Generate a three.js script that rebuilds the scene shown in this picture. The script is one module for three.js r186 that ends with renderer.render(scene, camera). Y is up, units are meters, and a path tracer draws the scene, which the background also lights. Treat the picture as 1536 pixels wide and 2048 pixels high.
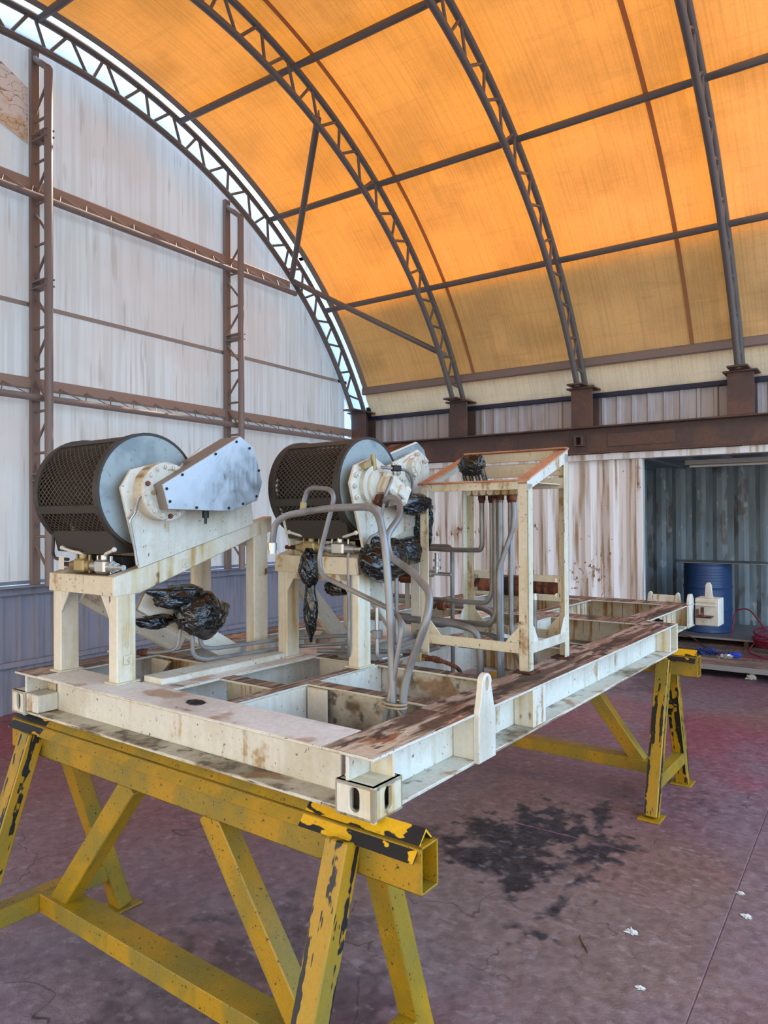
import * as THREE from 'three';
import { mergeGeometries, mergeVertices } from 'three/addons/utils/BufferGeometryUtils.js';

// ---------------------------------------------------------------- camera, sky, sun, exposure
const scene = new THREE.Scene();
const camera = new THREE.PerspectiveCamera(70.73, 1536 / 2048, 0.05, 300);
{
  const m = new THREE.Matrix4().makeBasis(
    new THREE.Vector3(0.56711, -0.00563, 0.82363), new THREE.Vector3(-0.00376, 0.99994, 0.00943), new THREE.Vector3(-0.82363, -0.00844, 0.56706));
  camera.quaternion.setFromRotationMatrix(m); camera.position.set(0, 1.75, 0);
}
scene.add(camera);
const renderer = new THREE.WebGLRenderer();
renderer.toneMapping = THREE.LinearToneMapping;
renderer.toneMappingExposure = 1.07;
renderer.shadowMap.enabled = true;

{ // hazy blue sky, a little whiter towards the horizon
  const w = 64, h = 64, d = new Float32Array(w * h * 4);
  for (let j = 0; j < h; j++) for (let i = 0; i < w; i++) {
    const e = Math.max(0, ((j + 0.5) / h - 0.5) * 2), t = Math.pow(e, 0.6), o = (j * w + i) * 4;
    d[o] = 0.76 + (0.32 - 0.76) * t; d[o + 1] = 1.15 + (0.66 - 1.15) * t; d[o + 2] = 1.54 + (1.22 - 1.54) * t; d[o + 3] = 1;
  }
  const t = new THREE.DataTexture(d, w, h, THREE.RGBAFormat, THREE.FloatType);
  t.mapping = THREE.EquirectangularReflectionMapping; t.magFilter = THREE.LinearFilter; t.needsUpdate = true;
  scene.background = t; scene.environment = t;
  scene.backgroundIntensity = 3.6; scene.environmentIntensity = 3.6;
}
const sun = new THREE.DirectionalLight(0xfff0dc, 12.8);
sun.position.set(40, 25, -2); sun.target.position.set(0, 0, 0);
sun.castShadow = true; sun.shadow.radius = 3; sun.shadow.mapSize.set(4096, 4096);
Object.assign(sun.shadow.camera, { left: -25, right: 25, top: 25, bottom: -25, near: 1, far: 120 });
scene.add(sun, sun.target);

// ---------------------------------------------------------------- helpers
let seed = 7;
const rnd = () => { seed = (seed * 1664525 + 1013904223) >>> 0; return seed / 4294967296; };
const rr = (a, b) => a + (b - a) * rnd();
const V = (x, y, z) => new THREE.Vector3(x, y, z);
const names = {};
function numbered(n) { names[n] = (names[n] ?? -1) + 1; return names[n] ? n + '_' + String(names[n]).padStart(3, '0') : n; }
function shadowed(m) { m.castShadow = m.receiveShadow = true; return m; }
// skid frame: x along the skid away from the camera, z to its right, y up; turned a little against the building
const SO = V(1.574, 0, -1.123), TH = 2.1007 * Math.PI / 180;
const s2w = (x, y, z) => V(SO.x + Math.cos(TH) * x - Math.sin(TH) * z, y, SO.z + Math.sin(TH) * x + Math.cos(TH) * z);
function thing(name, label, category, base = [0, 0, 0], { group, skid = false } = {}) {
  const o = new THREE.Group(); o.name = numbered(name); scene.add(o);
  if (skid) { o.position.copy(s2w(...base)); o.rotation.y = -TH; } else o.position.set(...base);
  o.userData = { label, category }; if (group) o.userData.group = group;
  o._b = base; return o;
}
function struct(name) { const o = new THREE.Group(); o.name = numbered(name); o.userData.kind = 'structure'; scene.add(o); o._b = [0, 0, 0]; return o; }
function merged(list) { const gs = list.map((g) => { const q = g.index ? g.toNonIndexed() : g; for (const k of Object.keys(q.attributes)) if (!['position', 'normal', 'uv'].includes(k)) q.deleteAttribute(k); return q; }); return gs.length > 1 ? mergeGeometries(gs) : gs[0]; }
// a named child mesh; geometry is given in the frame of the thing (skid or world) and moved to its base
function part(o, name, geo, mat, extra) {
  let r = o; while (r && r._b === undefined) r = r.parent;
  const b = r._b, g = merged(Array.isArray(geo) ? geo : [geo]); g.translate(-b[0], -b[1], -b[2]);
  const m = shadowed(new THREE.Mesh(g, mat)); m.name = name; o.add(m); if (extra) Object.assign(m.userData, extra); return m;
}
// texture coordinates in metres from the way each face looks
function uvm(g0, off) {
  const g = g0.index ? g0.toNonIndexed() : g0, p = g.attributes.position, n = p.count, uv = new Float32Array(n * 2);
  const ox = off ?? rr(0, 7), oy = off ?? rr(0, 7), a = V(), b = V(), c = V();
  for (let i = 0; i < n; i += 3) {
    a.fromBufferAttribute(p, i); b.fromBufferAttribute(p, i + 1); c.fromBufferAttribute(p, i + 2);
    b.sub(a); c.sub(a); b.cross(c); const X = Math.abs(b.x), Y = Math.abs(b.y), Z = Math.abs(b.z);
    for (let k = i; k < i + 3; k++) {
      const x = p.getX(k), y = p.getY(k), z = p.getZ(k);
      uv[2 * k] = ox + (Y >= X && Y >= Z ? x : X >= Z ? z : x); uv[2 * k + 1] = oy + (Y >= X && Y >= Z ? z : y);
    }
  }
  g.setAttribute('uv', new THREE.BufferAttribute(uv, 2)); return g;
}
// box with chamfered edges
function bx(x0, x1, y0, y1, z0, z1, c = 0.003) {
  if (x1 < x0) [x0, x1] = [x1, x0]; if (y1 < y0) [y0, y1] = [y1, y0]; if (z1 < z0) [z0, z1] = [z1, z0];
  c = Math.min(c, (x1 - x0) * 0.3, (y1 - y0) * 0.3, (z1 - z0) * 0.3);
  const pos = [], L = [[x0, x1], [y0, y1], [z0, z1]];
  const P = (s, ax) => { const r = []; for (let i = 0; i < 3; i++) r.push(i === ax ? L[i][s[i]] : L[i][s[i]] + (s[i] ? -c : c)); return r; };
  const cen = V((x0 + x1) / 2, (y0 + y1) / 2, (z0 + z1) / 2);
  const tri = (a, b, d) => {
    const A = V(...a), B = V(...b), D = V(...d), nn = B.clone().sub(A).cross(D.clone().sub(A));
    if (nn.dot(A.clone().add(B).add(D).multiplyScalar(1 / 3).sub(cen)) < 0) pos.push(...a, ...d, ...b); else pos.push(...a, ...b, ...d);
  };
  const quad = (a, b, d, e) => { tri(a, b, d); tri(a, d, e); };
  for (let ax = 0; ax < 3; ax++) { const u = (ax + 1) % 3, w = (ax + 2) % 3; for (const s of [0, 1]) { const q = [[0, 0], [1, 0], [1, 1], [0, 1]].map(([i, j]) => { const k = [0, 0, 0]; k[ax] = s; k[u] = i; k[w] = j; return P(k, ax); }); quad(...q); } }
  for (let ax = 0; ax < 3; ax++) { const u = (ax + 1) % 3, w = (ax + 2) % 3; for (const i of [0, 1]) for (const j of [0, 1]) { const k0 = [0, 0, 0], k1 = [0, 0, 0]; k0[u] = k1[u] = i; k0[w] = k1[w] = j; k1[ax] = 1; quad(P(k0, u), P(k1, u), P(k1, w), P(k0, w)); } }
  for (const i of [0, 1]) for (const j of [0, 1]) for (const k of [0, 1]) tri(P([i, j, k], 0), P([i, j, k], 1), P([i, j, k], 2));
  const g = new THREE.BufferGeometry(); g.setAttribute('position', new THREE.Float32BufferAttribute(pos, 3)); g.computeVertexNormals();
  return uvm(g);
}
// polygon extruded along an axis: plane 'xy' along z, 'zy' along x, 'xz' along y
function prism(pts, plane, a, b, bev = 0.002, holes = []) {
  if (b < a) [a, b] = [b, a];
  const sh = new THREE.Shape(pts.map((p) => new THREE.Vector2(p[0], p[1])));
  for (const h of holes) sh.holes.push(new THREE.Path(h.map((p) => new THREE.Vector2(p[0], p[1]))));
  const d = b - a; bev = Math.min(bev, d * 0.3);
  const g = new THREE.ExtrudeGeometry(sh, { depth: d - 2 * bev, bevelEnabled: bev > 0, bevelSize: bev, bevelThickness: bev, bevelOffset: -bev, bevelSegments: 1, curveSegments: 24 });
  g.translate(0, 0, a + bev);
  const m = new THREE.Matrix4();
  if (plane === 'zy') m.set(0, 0, 1, 0, 0, 1, 0, 0, 1, 0, 0, 0, 0, 0, 0, 1);
  if (plane === 'xz') m.set(1, 0, 0, 0, 0, 0, 1, 0, 0, 1, 0, 0, 0, 0, 0, 1);
  g.applyMatrix4(m);
  if (plane !== 'xy') { const p = g.attributes.position; for (let i = 0; i < p.count; i += 3) { const A = [p.getX(i), p.getY(i), p.getZ(i)]; p.setXYZ(i, p.getX(i + 2), p.getY(i + 2), p.getZ(i + 2)); p.setXYZ(i + 2, ...A); } }
  g.computeVertexNormals(); return uvm(g);
}
const circ = (cx, cy, r, n = 28, a0 = 0, a1 = Math.PI * 2) => Array.from({ length: n }, (_, i) => { const a = a0 + (a1 - a0) * i / (a1 - a0 > 6.2 ? n : n - 1); return [cx + r * Math.cos(a), cy + r * Math.sin(a)]; });
// polyline with rounded corners
function fillet(pts, R, n = 7) {
  const P = pts.map((p) => V(...p)), out = [P[0]];
  for (let i = 1; i < P.length - 1; i++) {
    const a = P[i - 1].clone().sub(P[i]), b = P[i + 1].clone().sub(P[i]), la = a.length(), lb = b.length(); a.normalize(); b.normalize();
    const d = Math.min(R, la * 0.48, lb * 0.48), s = P[i].clone().addScaledVector(a, d), e = P[i].clone().addScaledVector(b, d);
    for (let k = 0; k <= n; k++) { const t = k / n; out.push(s.clone().multiplyScalar((1 - t) ** 2).addScaledVector(P[i], 2 * t * (1 - t)).addScaledVector(e, t * t)); }
  }
  out.push(P[P.length - 1]); return out;
}
function sweep(P, r, n = 12, closed = false) {
  const pos = [], nor = [], uv = [], idx = []; let N = null, len = 0; const ou = rr(0, 5);
  for (let i = 0; i < P.length; i++) {
    const T = (i === 0 ? P[1].clone().sub(P[0]) : i === P.length - 1 ? P[i].clone().sub(P[i - 1]) : P[i + 1].clone().sub(P[i - 1])).normalize();
    if (!N) N = Math.abs(T.y) < 0.9 ? V(0, 1, 0) : V(1, 0, 0);
    N = N.clone().addScaledVector(T, -N.dot(T)).normalize(); const B = T.clone().cross(N);
    if (i) len += P[i].distanceTo(P[i - 1]);
    for (let k = 0; k <= n; k++) { const a = k / n * Math.PI * 2, d = N.clone().multiplyScalar(Math.cos(a)).addScaledVector(B, Math.sin(a)); pos.push(P[i].x + d.x * r, P[i].y + d.y * r, P[i].z + d.z * r); nor.push(d.x, d.y, d.z); uv.push(ou + a * r, ou + len); }
  }
  const m = n + 1; for (let i = 0; i < P.length - 1; i++) for (let k = 0; k < n; k++) idx.push(i * m + k, i * m + k + 1, (i + 1) * m + k, i * m + k + 1, (i + 1) * m + k + 1, (i + 1) * m + k);
  for (const [e, s] of [[0, -1], [P.length - 1, 1]]) { const c = pos.length / 3, T = (e ? P[e].clone().sub(P[e - 1]) : P[1].clone().sub(P[0])).normalize().multiplyScalar(s); pos.push(P[e].x, P[e].y, P[e].z); nor.push(T.x, T.y, T.z); uv.push(0, 0); for (let k = 0; k <= n; k++) { pos.push(pos[(e * m + k) * 3], pos[(e * m + k) * 3 + 1], pos[(e * m + k) * 3 + 2]); nor.push(T.x, T.y, T.z); uv.push(0.01 * k, 0); } for (let k = 0; k < n; k++) s < 0 ? idx.push(c, c + k + 2, c + k + 1) : idx.push(c, c + k + 1, c + k + 2); }
  const g = new THREE.BufferGeometry(); g.setAttribute('position', new THREE.Float32BufferAttribute(pos, 3)); g.setAttribute('normal', new THREE.Float32BufferAttribute(nor, 3)); g.setAttribute('uv', new THREE.Float32BufferAttribute(uv, 2)); g.setIndex(idx); return g.toNonIndexed();
}
const rod = (a, b, r, n = 10) => sweep([V(...a), V(...b)], r, n);
const pipe = (pts, r, R = 0.06, n = 14) => sweep(fillet(pts, R), r, n);
// rectangular bar between two points, w across, h along the given up direction
function bar(a, b, w, h, up = V(0, 1, 0), c = 0.004) {
  const A = V(...a), B = V(...b), T = B.clone().sub(A), L = T.length(); T.normalize();
  const U = up.clone().addScaledVector(T, -up.dot(T)).normalize(), S = T.clone().cross(U).normalize();
  const g = bx(-w / 2, w / 2, -h / 2, h / 2, 0, L, c), q = g.attributes.position, t = g.attributes.uv, nn = g.attributes.normal, o = rr(0, 5);
  for (let i = 0; i < q.count; i++) t.setXY(i, o + (Math.abs(nn.getX(i)) > 0.7 ? q.getY(i) + 0.3 : q.getX(i)), o + q.getZ(i));
  g.applyMatrix4(new THREE.Matrix4().makeBasis(S.clone().negate(), U, T).setPosition(A)); g.computeVertexNormals(); return g;
}
function disc(c, axis, r, t, n = 28) { const e = [...c]; e[axis] += t; return rod(c, e, r, n); }
function hexBolt(c, axis, r = 0.012, t = 0.01) { const e = [...c]; e[axis] += t; const f = [...c]; f[axis] += t * 1.7; return merged([rod(c, e, r, 6), rod(e, f, r * 0.5, 8)]); }

// ---------------------------------------------------------------- procedural textures
const RT = new Float32Array(65536); { let s = 99; for (let i = 0; i < 65536; i++) { s = (s * 1664525 + 1013904223) >>> 0; RT[i] = s / 4294967296; } }
function vn(x, y, px, py, sd) { // tiling value noise
  const xi = Math.floor(x), yi = Math.floor(y); let fx = x - xi, fy = y - yi; fx = fx * fx * (3 - 2 * fx); fy = fy * fy * (3 - 2 * fy);
  const x0 = ((xi % px) + px) % px, x1 = (x0 + 1) % px, y0 = ((yi % py) + py) % py, y1 = (y0 + 1) % py;
  const h = (a, b) => RT[(a * 73 + b * 9277 + sd * 3571 + ((a * b) % 251) * 17) & 65535];
  const a = h(x0, y0), b = h(x1, y0), c = h(x0, y1), d = h(x1, y1);
  return a + (b - a) * fx + (c - a) * fy + (a - b - c + d) * fx * fy;
}
function fbm(u, v, px, py, oct, sd) { let s = 0, a = 0.5, n = 0; for (let i = 0; i < oct; i++) { s += a * vn(u * px, v * py, px, py, sd + i); n += a; a *= 0.5; px *= 2; py *= 2; } return s / n; }
const sm = (a, b, x) => { const t = Math.min(1, Math.max(0, (x - a) / (b - a))); return t * t * (3 - 2 * t); };
const mix3 = (a, b, t) => [a[0] + (b[0] - a[0]) * t, a[1] + (b[1] - a[1]) * t, a[2] + (b[2] - a[2]) * t];
function tex(w, h, tw, th, fn, srgb = true) {
  const d = new Uint8Array(w * h * 4);
  for (let j = 0; j < h; j++) for (let i = 0; i < w; i++) { const c = fn((i + 0.5) / w, (j + 0.5) / h), o = (j * w + i) * 4; for (let k = 0; k < 3; k++) d[o + k] = Math.max(0, Math.min(255, c[k])); d[o + 3] = 255; }
  const t = new THREE.DataTexture(d, w, h, THREE.RGBAFormat, THREE.UnsignedByteType);
  t.wrapS = t.wrapT = THREE.RepeatWrapping; t.magFilter = THREE.LinearFilter; t.minFilter = THREE.LinearMipmapLinearFilter; t.generateMipmaps = true;
  if (srgb) t.colorSpace = THREE.SRGBColorSpace; t.repeat.set(1 / tw, 1 / th); t.needsUpdate = true; return t;
}
const std = (o) => new THREE.MeshStandardMaterial({ roughness: 0.6, metalness: 0, ...o });
const phys = (o) => new THREE.MeshPhysicalMaterial({ roughness: 0.6, metalness: 0, ...o });

const paintTex = (base, dirt, rust, k, sd) => tex(1024, 1024, 1.3, 1.3, (u, v) => {
  const g = fbm(u, v, 5, 5, 5, sd), st = fbm(u, v, 60, 4, 3, sd + 9), fine = fbm(u, v, 90, 90, 3, sd + 5);
  let c = mix3(base, dirt, sm(0.42, 0.75, g * 0.7 + st * 0.3) * 0.75);
  c = mix3(c, rust, sm(0.61, 0.74, fbm(u, v, 9, 7, 5, sd + 20) * 0.6 + st * 0.25 + fine * 0.15 + k) * 0.75);
  c = mix3(c, [58, 44, 36], sm(0.80, 0.85, fbm(u, v, 110, 90, 3, sd + 30) + k * 0.6) * 0.6);
  const f = (fine - 0.5) * 14; return [c[0] + f, c[1] + f, c[2] + f];
});
const T_white = paintTex([214, 208, 194], [186, 176, 154], [152, 112, 66], 0.0, 1);
const T_grubby = paintTex([206, 196, 172], [186, 168, 130], [132, 90, 50], 0.03, 3);
// vertical rust runs on the webs, and black grime settled on the lower flanges
const T_runs = tex(1024, 1024, 1.3, 1.3, (u, v) => { const s = fbm(u, v, 80, 5, 4, 301), g = fbm(u, v, 7, 7, 5, 302), f = fbm(u, v, 90, 90, 3, 303); let c = mix3([204, 192, 166], [176, 152, 112], sm(0.4, 0.7, g)); c = mix3(c, [150, 96, 46], sm(0.52, 0.68, s * 0.65 + g * 0.35) * 0.85); c = mix3(c, [86, 56, 34], sm(0.64, 0.74, s * 0.5 + g * 0.3 + f * 0.2) * 0.8); const d = (f - 0.5) * 18; return [c[0] + d, c[1] + d, c[2] + d]; });
const T_grime = tex(1024, 1024, 1.3, 1.3, (u, v) => { const g = fbm(u, v, 6, 9, 5, 311), f = fbm(u, v, 100, 100, 3, 312), h = fbm(u, v, 40, 40, 4, 313); let c = mix3([204, 196, 178], [150, 138, 116], sm(0.38, 0.66, g)); c = mix3(c, [74, 64, 52], sm(0.50, 0.66, g * 0.4 + h * 0.4 + f * 0.2) * 0.75); c = mix3(c, [136, 92, 54], sm(0.62, 0.74, fbm(u, v, 12, 12, 4, 315)) * 0.6); const d = (f - 0.5) * 22; return [c[0] + d, c[1] + d, c[2] + d]; });
const T_stained = tex(1024, 1024, 1.3, 1.3, (u, v) => { const s = fbm(u, v, 46, 3, 4, 321), g = fbm(u, v, 6, 5, 5, 322), f = fbm(u, v, 90, 90, 3, 323); let c = mix3([214, 206, 188], [200, 182, 142], sm(0.42, 0.68, s * 0.5 + g * 0.5)); c = mix3(c, [170, 122, 62], sm(0.58, 0.74, s * 0.45 + g * 0.55) * 0.7); c = mix3(c, [96, 62, 40], sm(0.70, 0.78, fbm(u, v, 18, 14, 4, 324) * 0.7 + s * 0.3) * 0.8); const d = (f - 0.5) * 14; return [c[0] + d, c[1] + d, c[2] + d]; });
const bumpTex = tex(512, 512, 0.5, 0.5, (u, v) => { const f = fbm(u, v, 12, 12, 5, 77) * 160 + fbm(u, v, 100, 100, 2, 78) * 60; return [f, f, f]; }, false);
// worn, rusted walking surface with traces of anti-slip strips
const T_deck = tex(1024, 1024, 1.1, 1.1, (u, v) => {
  const g = fbm(u, v, 6, 9, 5, 11), st = fbm(u, v, 5, 70, 4, 12), f = fbm(u, v, 80, 80, 3, 13);
  let c = mix3([92, 68, 55], [148, 116, 96], sm(0.35, 0.65, st));
  c = mix3(c, [188, 166, 148], sm(0.49, 0.63, g * 0.6 + st * 0.4) * 0.8);
  c = mix3(c, [126, 76, 48], sm(0.6, 0.75, fbm(u, v, 11, 11, 4, 15)) * 0.5);
  c = mix3(c, [48, 38, 36], sm(0.6, 0.7, fbm(u, v, 7, 28, 4, 16)) * 0.8);
  const lat = Math.max(1 - sm(0.06, 0.2, Math.abs(((u * 30) % 1) - 0.5) * 1.2), 1 - sm(0.06, 0.2, Math.abs(((v * 30) % 1) - 0.5) * 1.2)) * sm(0.42, 0.6, fbm(u, v, 7, 7, 4, 18)); c = mix3(c, [56, 44, 40], lat * 0.45);
  const d = (f - 0.5) * 34; return [c[0] + d, c[1] + d, c[2] + d];
});
// the near end of the side beam: bands of rust, bare brown steel and cream paint along the beam
const T_deckPale = tex(1024, 1024, 0.74, 0.74, (u, v) => {
  const st = fbm(u, v, 4, 36, 5, 331), g = fbm(u, v, 6, 8, 5, 332), f = fbm(u, v, 70, 70, 3, 333), b = fbm(u, v, 3, 10, 4, 334);
  let c = mix3([96, 70, 56], [206, 184, 158], sm(0.42, 0.58, b * 0.6 + st * 0.4)); c = mix3(c, [134, 70, 36], sm(0.55, 0.66, st * 0.5 + g * 0.5) * 0.8); c = mix3(c, [58, 42, 38], sm(0.6, 0.7, fbm(u, v, 9, 26, 4, 335)) * 0.8);
  const d = (f - 0.5) * 34; return [c[0] + d, c[1] + d, c[2] + d];
});
const T_topwhite = tex(1024, 1024, 1.2, 1.2, (u, v) => {
  const g = fbm(u, v, 5, 5, 5, 21), st = fbm(u, v, 40, 8, 4, 22), f = fbm(u, v, 90, 90, 3, 23);
  let c = mix3([228, 222, 214], [202, 188, 176], sm(0.4, 0.7, g));
  c = mix3(c, [96, 62, 48], sm(0.60, 0.72, g * 0.45 + st * 0.35 + f * 0.2 - 0.01) * 0.85);
  c = mix3(c, [150, 96, 62], sm(0.6, 0.74, fbm(u, v, 9, 9, 5, 25)) * 0.5);
  const d = (f - 0.5) * 26; return [c[0] + d, c[1] + d, c[2] + d];
});
const yellowTex = (sd, black, long) => tex(512, 1024, 0.5, 1.0, (u, v) => {
  const g = fbm(u, v, 4, 5, 5, sd), f = fbm(u, v, 90, 180, 2, sd + 3);
  let c = mix3([186, 142, 12], [156, 130, 34], sm(0.4, 0.7, g));
  c = mix3(c, [126, 120, 74], sm(0.5, 0.66, fbm(u + 0.06 * g, v + 0.08 * f, 4, 5, 6, sd + 8)) * 0.35);
  c = mix3(c, [22, 20, 20], sm(0.70 - black, 0.73 - black, long ? fbm(u, v, 26, 3, 4, sd + 11) * 0.75 + fbm(u, v, 30, 40, 2, sd + 12) * 0.25 : fbm(u, v, 80, 120, 3, sd + 11)));
  const d = (f - 0.5) * 14; return [c[0] + d, c[1] + d, c[2] + d];
});
const T_yellow = yellowTex(31, -0.09, false), T_drip = yellowTex(41, 0.15, true);
const T_cap = tex(512, 512, 0.5, 0.5, (u, v) => {
  const a = fbm(u, v, 4, 16, 4, 51) * 0.65 + fbm(u, v, 5, 5, 4, 52) * 0.35; const c = mix3([26, 26, 28], [216, 162, 14], sm(0.545, 0.56, a)); const d = (fbm(u, v, 80, 80, 2, 53) - 0.5) * 14; return [c[0] + d, c[1] + d, c[2] + d];
});
const T_floor = tex(2048, 2048, 7, 7, (u, v) => { // laid out in the building's own metres: x = 7u, z = 7v - 7
  const x = 7 * u, z = 7 * v - 7, g = fbm(u, v, 5, 5, 6, 61), h = fbm(u, v, 12, 12, 6, 62), f = fbm(u, v, 220, 220, 3, 63), wx = fbm(u, v, 16, 16, 4, 68) * 0.04, wy = fbm(u, v, 16, 16, 4, 69) * 0.04;
  let c = mix3([128, 92, 96], [130, 110, 116], sm(0.36, 0.62, g));
  const red = sm(0.44, 0.66, h * 0.5 + g * 0.2 + 0.3 * Math.max(sm(4.6, 6.4, x), sm(-4.4, -6.0, z)));
  c = mix3(c, [146, 76, 84], red * 0.75);
  c = mix3(c, [138, 112, 90], sm(0.48, 0.72, fbm(u, v, 4, 4, 5, 64)) * 0.5);
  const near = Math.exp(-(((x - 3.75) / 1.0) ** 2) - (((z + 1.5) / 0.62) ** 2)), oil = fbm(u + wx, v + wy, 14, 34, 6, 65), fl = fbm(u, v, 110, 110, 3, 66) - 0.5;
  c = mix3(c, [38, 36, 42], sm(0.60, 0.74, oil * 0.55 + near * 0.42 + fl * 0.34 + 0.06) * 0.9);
  c = mix3(c, [58, 48, 50], sm(0.66, 0.76, fbm(u + wx, v + wy, 7, 7, 6, 74) + fl * 0.3) * 0.4);
  const k = Math.abs(fbm(u + wx, v + wy, 7, 7, 5, 70) - 0.5); c = mix3(c, [56, 46, 46], (1 - sm(0.0010, 0.003, k)) * 0.7 * sm(0.42, 0.6, fbm(u, v, 8, 8, 3, 71)));
  const k2 = Math.abs(fbm(u + wx, v - wy, 10, 10, 5, 75) - 0.5); c = mix3(c, [60, 50, 50], (1 - sm(0.0008, 0.0026, k2)) * 0.6 * sm(0.5, 0.62, fbm(u, v, 8, 8, 3, 76)));
  c = mix3(c, [176, 160, 158], sm(0.68, 0.76, fbm(u, v, 260, 160, 3, 67)) * 0.35);
  const d = (f - 0.5) * 46; return [c[0] + d, c[1] + d, c[2] + d];
});
const T_floorB = tex(1024, 1024, 1.5, 1.5, (u, v) => { const f = fbm(u, v, 50, 50, 4, 81) * 150 + fbm(u, v, 250, 250, 2, 82) * 90; return [f, f, f]; }, false);
const T_roof = tex(1024, 1024, 2.2, 2.6, (u, v) => { // u along the arch, v along the building
  const st = fbm(u, v, 4, 220, 3, 91), s2 = fbm(u, v, 160, 160, 2, 92), g = fbm(u, v, 4, 4, 4, 93), l = fbm(u, v, 40, 5, 4, 94);
  const k = 1 - sm(0.4, 0.8, st) * 0.06 - sm(0.4, 0.8, g) * 0.09 - sm(0.6, 0.8, l) * 0.03 + (s2 - 0.5) * 0.05; return [228 * k, 194 * k, 150 * k];
});
const T_roofB = tex(1024, 1024, 2.2, 2.6, (u, v) => { const f = fbm(u, v, 6, 3, 5, 95) * 170 + fbm(u, v, 30, 4, 4, 96) * 60; return [f, f, f]; }, false);
const T_gable = tex(1024, 1024, 3.2, 3.2, (u, v) => {
  const st = fbm(u, v, 110, 3, 4, 101), g = fbm(u, v, 4, 4, 5, 102), dr = fbm(u, v, 70, 5, 4, 103);
  let c = mix3([214, 205, 194], [202, 191, 178], sm(0.35, 0.7, st)); c = mix3(c, [206, 186, 170], sm(0.4, 0.7, g) * 0.6);
  c = mix3(c, [160, 142, 126], sm(0.66, 0.8, dr) * 0.4); return c;
});
const T_brownStain = tex(512, 512, 1.2, 1.2, (u, v) => { const w = fbm(u, v, 5, 5, 5, 111), a = Math.abs(fbm(u + w * 0.15, v, 16, 22, 4, 112) - 0.5); let c = mix3([240, 232, 222], [226, 196, 156], sm(0.48, 0.66, w)); return mix3(c, [146, 112, 82], (1 - sm(0.004, 0.03, a)) * 0.8); });
const T_clad = tex(512, 512, 1.5, 1.5, (u, v) => { const g = fbm(u, v, 6, 4, 5, 121), s = fbm(u, v, 60, 3, 3, 122); return mix3([188, 187, 192], [168, 163, 164], sm(0.4, 0.7, g * 0.6 + s * 0.4)); });
const T_cream = tex(1024, 1024, 2.4, 2.4, (u, v) => {
  const s = fbm(u, v, 55, 3, 5, 131), g = fbm(u, v, 5, 4, 5, 132), f = fbm(u, v, 90, 60, 3, 133);
  let c = mix3([230, 228, 226], [196, 186, 172], sm(0.42, 0.68, s)); c = mix3(c, [150, 120, 90], sm(0.56, 0.70, s * 0.6 + g * 0.4) * 0.8); c = mix3(c, [110, 66, 36], sm(0.68, 0.76, f * 0.5 + g * 0.5) * 0.8); return c;
});
const T_blue = tex(1024, 1024, 2.4, 2.4, (u, v) => {
  const s = fbm(u, v, 40, 3, 4, 141), g = fbm(u, v, 6, 6, 5, 142), sc = fbm(u, v, 30, 12, 4, 143);
  let c = mix3([138, 152, 160], [110, 124, 132], sm(0.4, 0.66, s * 0.5 + g * 0.5)); c = mix3(c, [190, 194, 190], sm(0.74, 0.78, sc) * 0.7); return mix3(c, [88, 72, 62], sm(0.66, 0.74, fbm(u, v, 20, 6, 4, 144)) * 0.5);
});
const T_brown = tex(512, 512, 1.2, 1.2, (u, v) => { const g = fbm(u, v, 6, 6, 5, 151), f = fbm(u, v, 60, 60, 3, 152); const c = mix3([84, 66, 62], [100, 74, 64], sm(0.4, 0.7, g)); const d = (f - 0.5) * 16; return mix3([c[0] + d, c[1] + d, c[2] + d], [126, 78, 48], sm(0.68, 0.76, f * 0.5 + g * 0.5) * 0.6); });
const T_galv = tex(512, 512, 0.5, 0.5, (u, v) => { const g = fbm(u, v, 12, 12, 4, 161), s = fbm(u, v, 40, 6, 4, 162), w = fbm(u, v, 5, 5, 3, 163), k = 170 + (g - 0.5) * 150 + (s - 0.5) * 120 + (w - 0.5) * 80; return [k, k, k]; }, false);
const T_wood = tex(512, 512, 1.0, 1.0, (u, v) => { const s = fbm(u, v, 3, 60, 4, 171), g = fbm(u, v, 6, 6, 4, 172); return mix3(mix3([136, 108, 92], [104, 84, 76], sm(0.35, 0.7, s)), [92, 76, 72], sm(0.5, 0.7, g) * 0.6); });
const T_greygreen = tex(512, 512, 0.6, 0.6, (u, v) => { const g = fbm(u, v, 6, 6, 5, 181), f = fbm(u, v, 40, 40, 3, 182); const c = mix3([150, 160, 160], [122, 134, 136], sm(0.4, 0.7, g)); return mix3(c, [104, 104, 98], sm(0.72, 0.8, f) * 0.4); });
const T_tube = tex(256, 512, 0.2, 0.8, (u, v) => { const g = fbm(u, v, 5, 8, 5, 191); return mix3([140, 139, 138], [116, 111, 108], sm(0.4, 0.75, g)); });
const T_wrap = tex(512, 512, 0.25, 0.25, (u, v) => { const a = Math.abs(fbm(u, v, 6, 4, 5, 201) - 0.5), b = Math.abs(fbm(u, v, 4, 9, 4, 203) - 0.5); const f = 255 - (1 - sm(0, 0.09, a)) * 150 - (1 - sm(0, 0.07, b)) * 90; return [f, f, f]; }, false);

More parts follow.
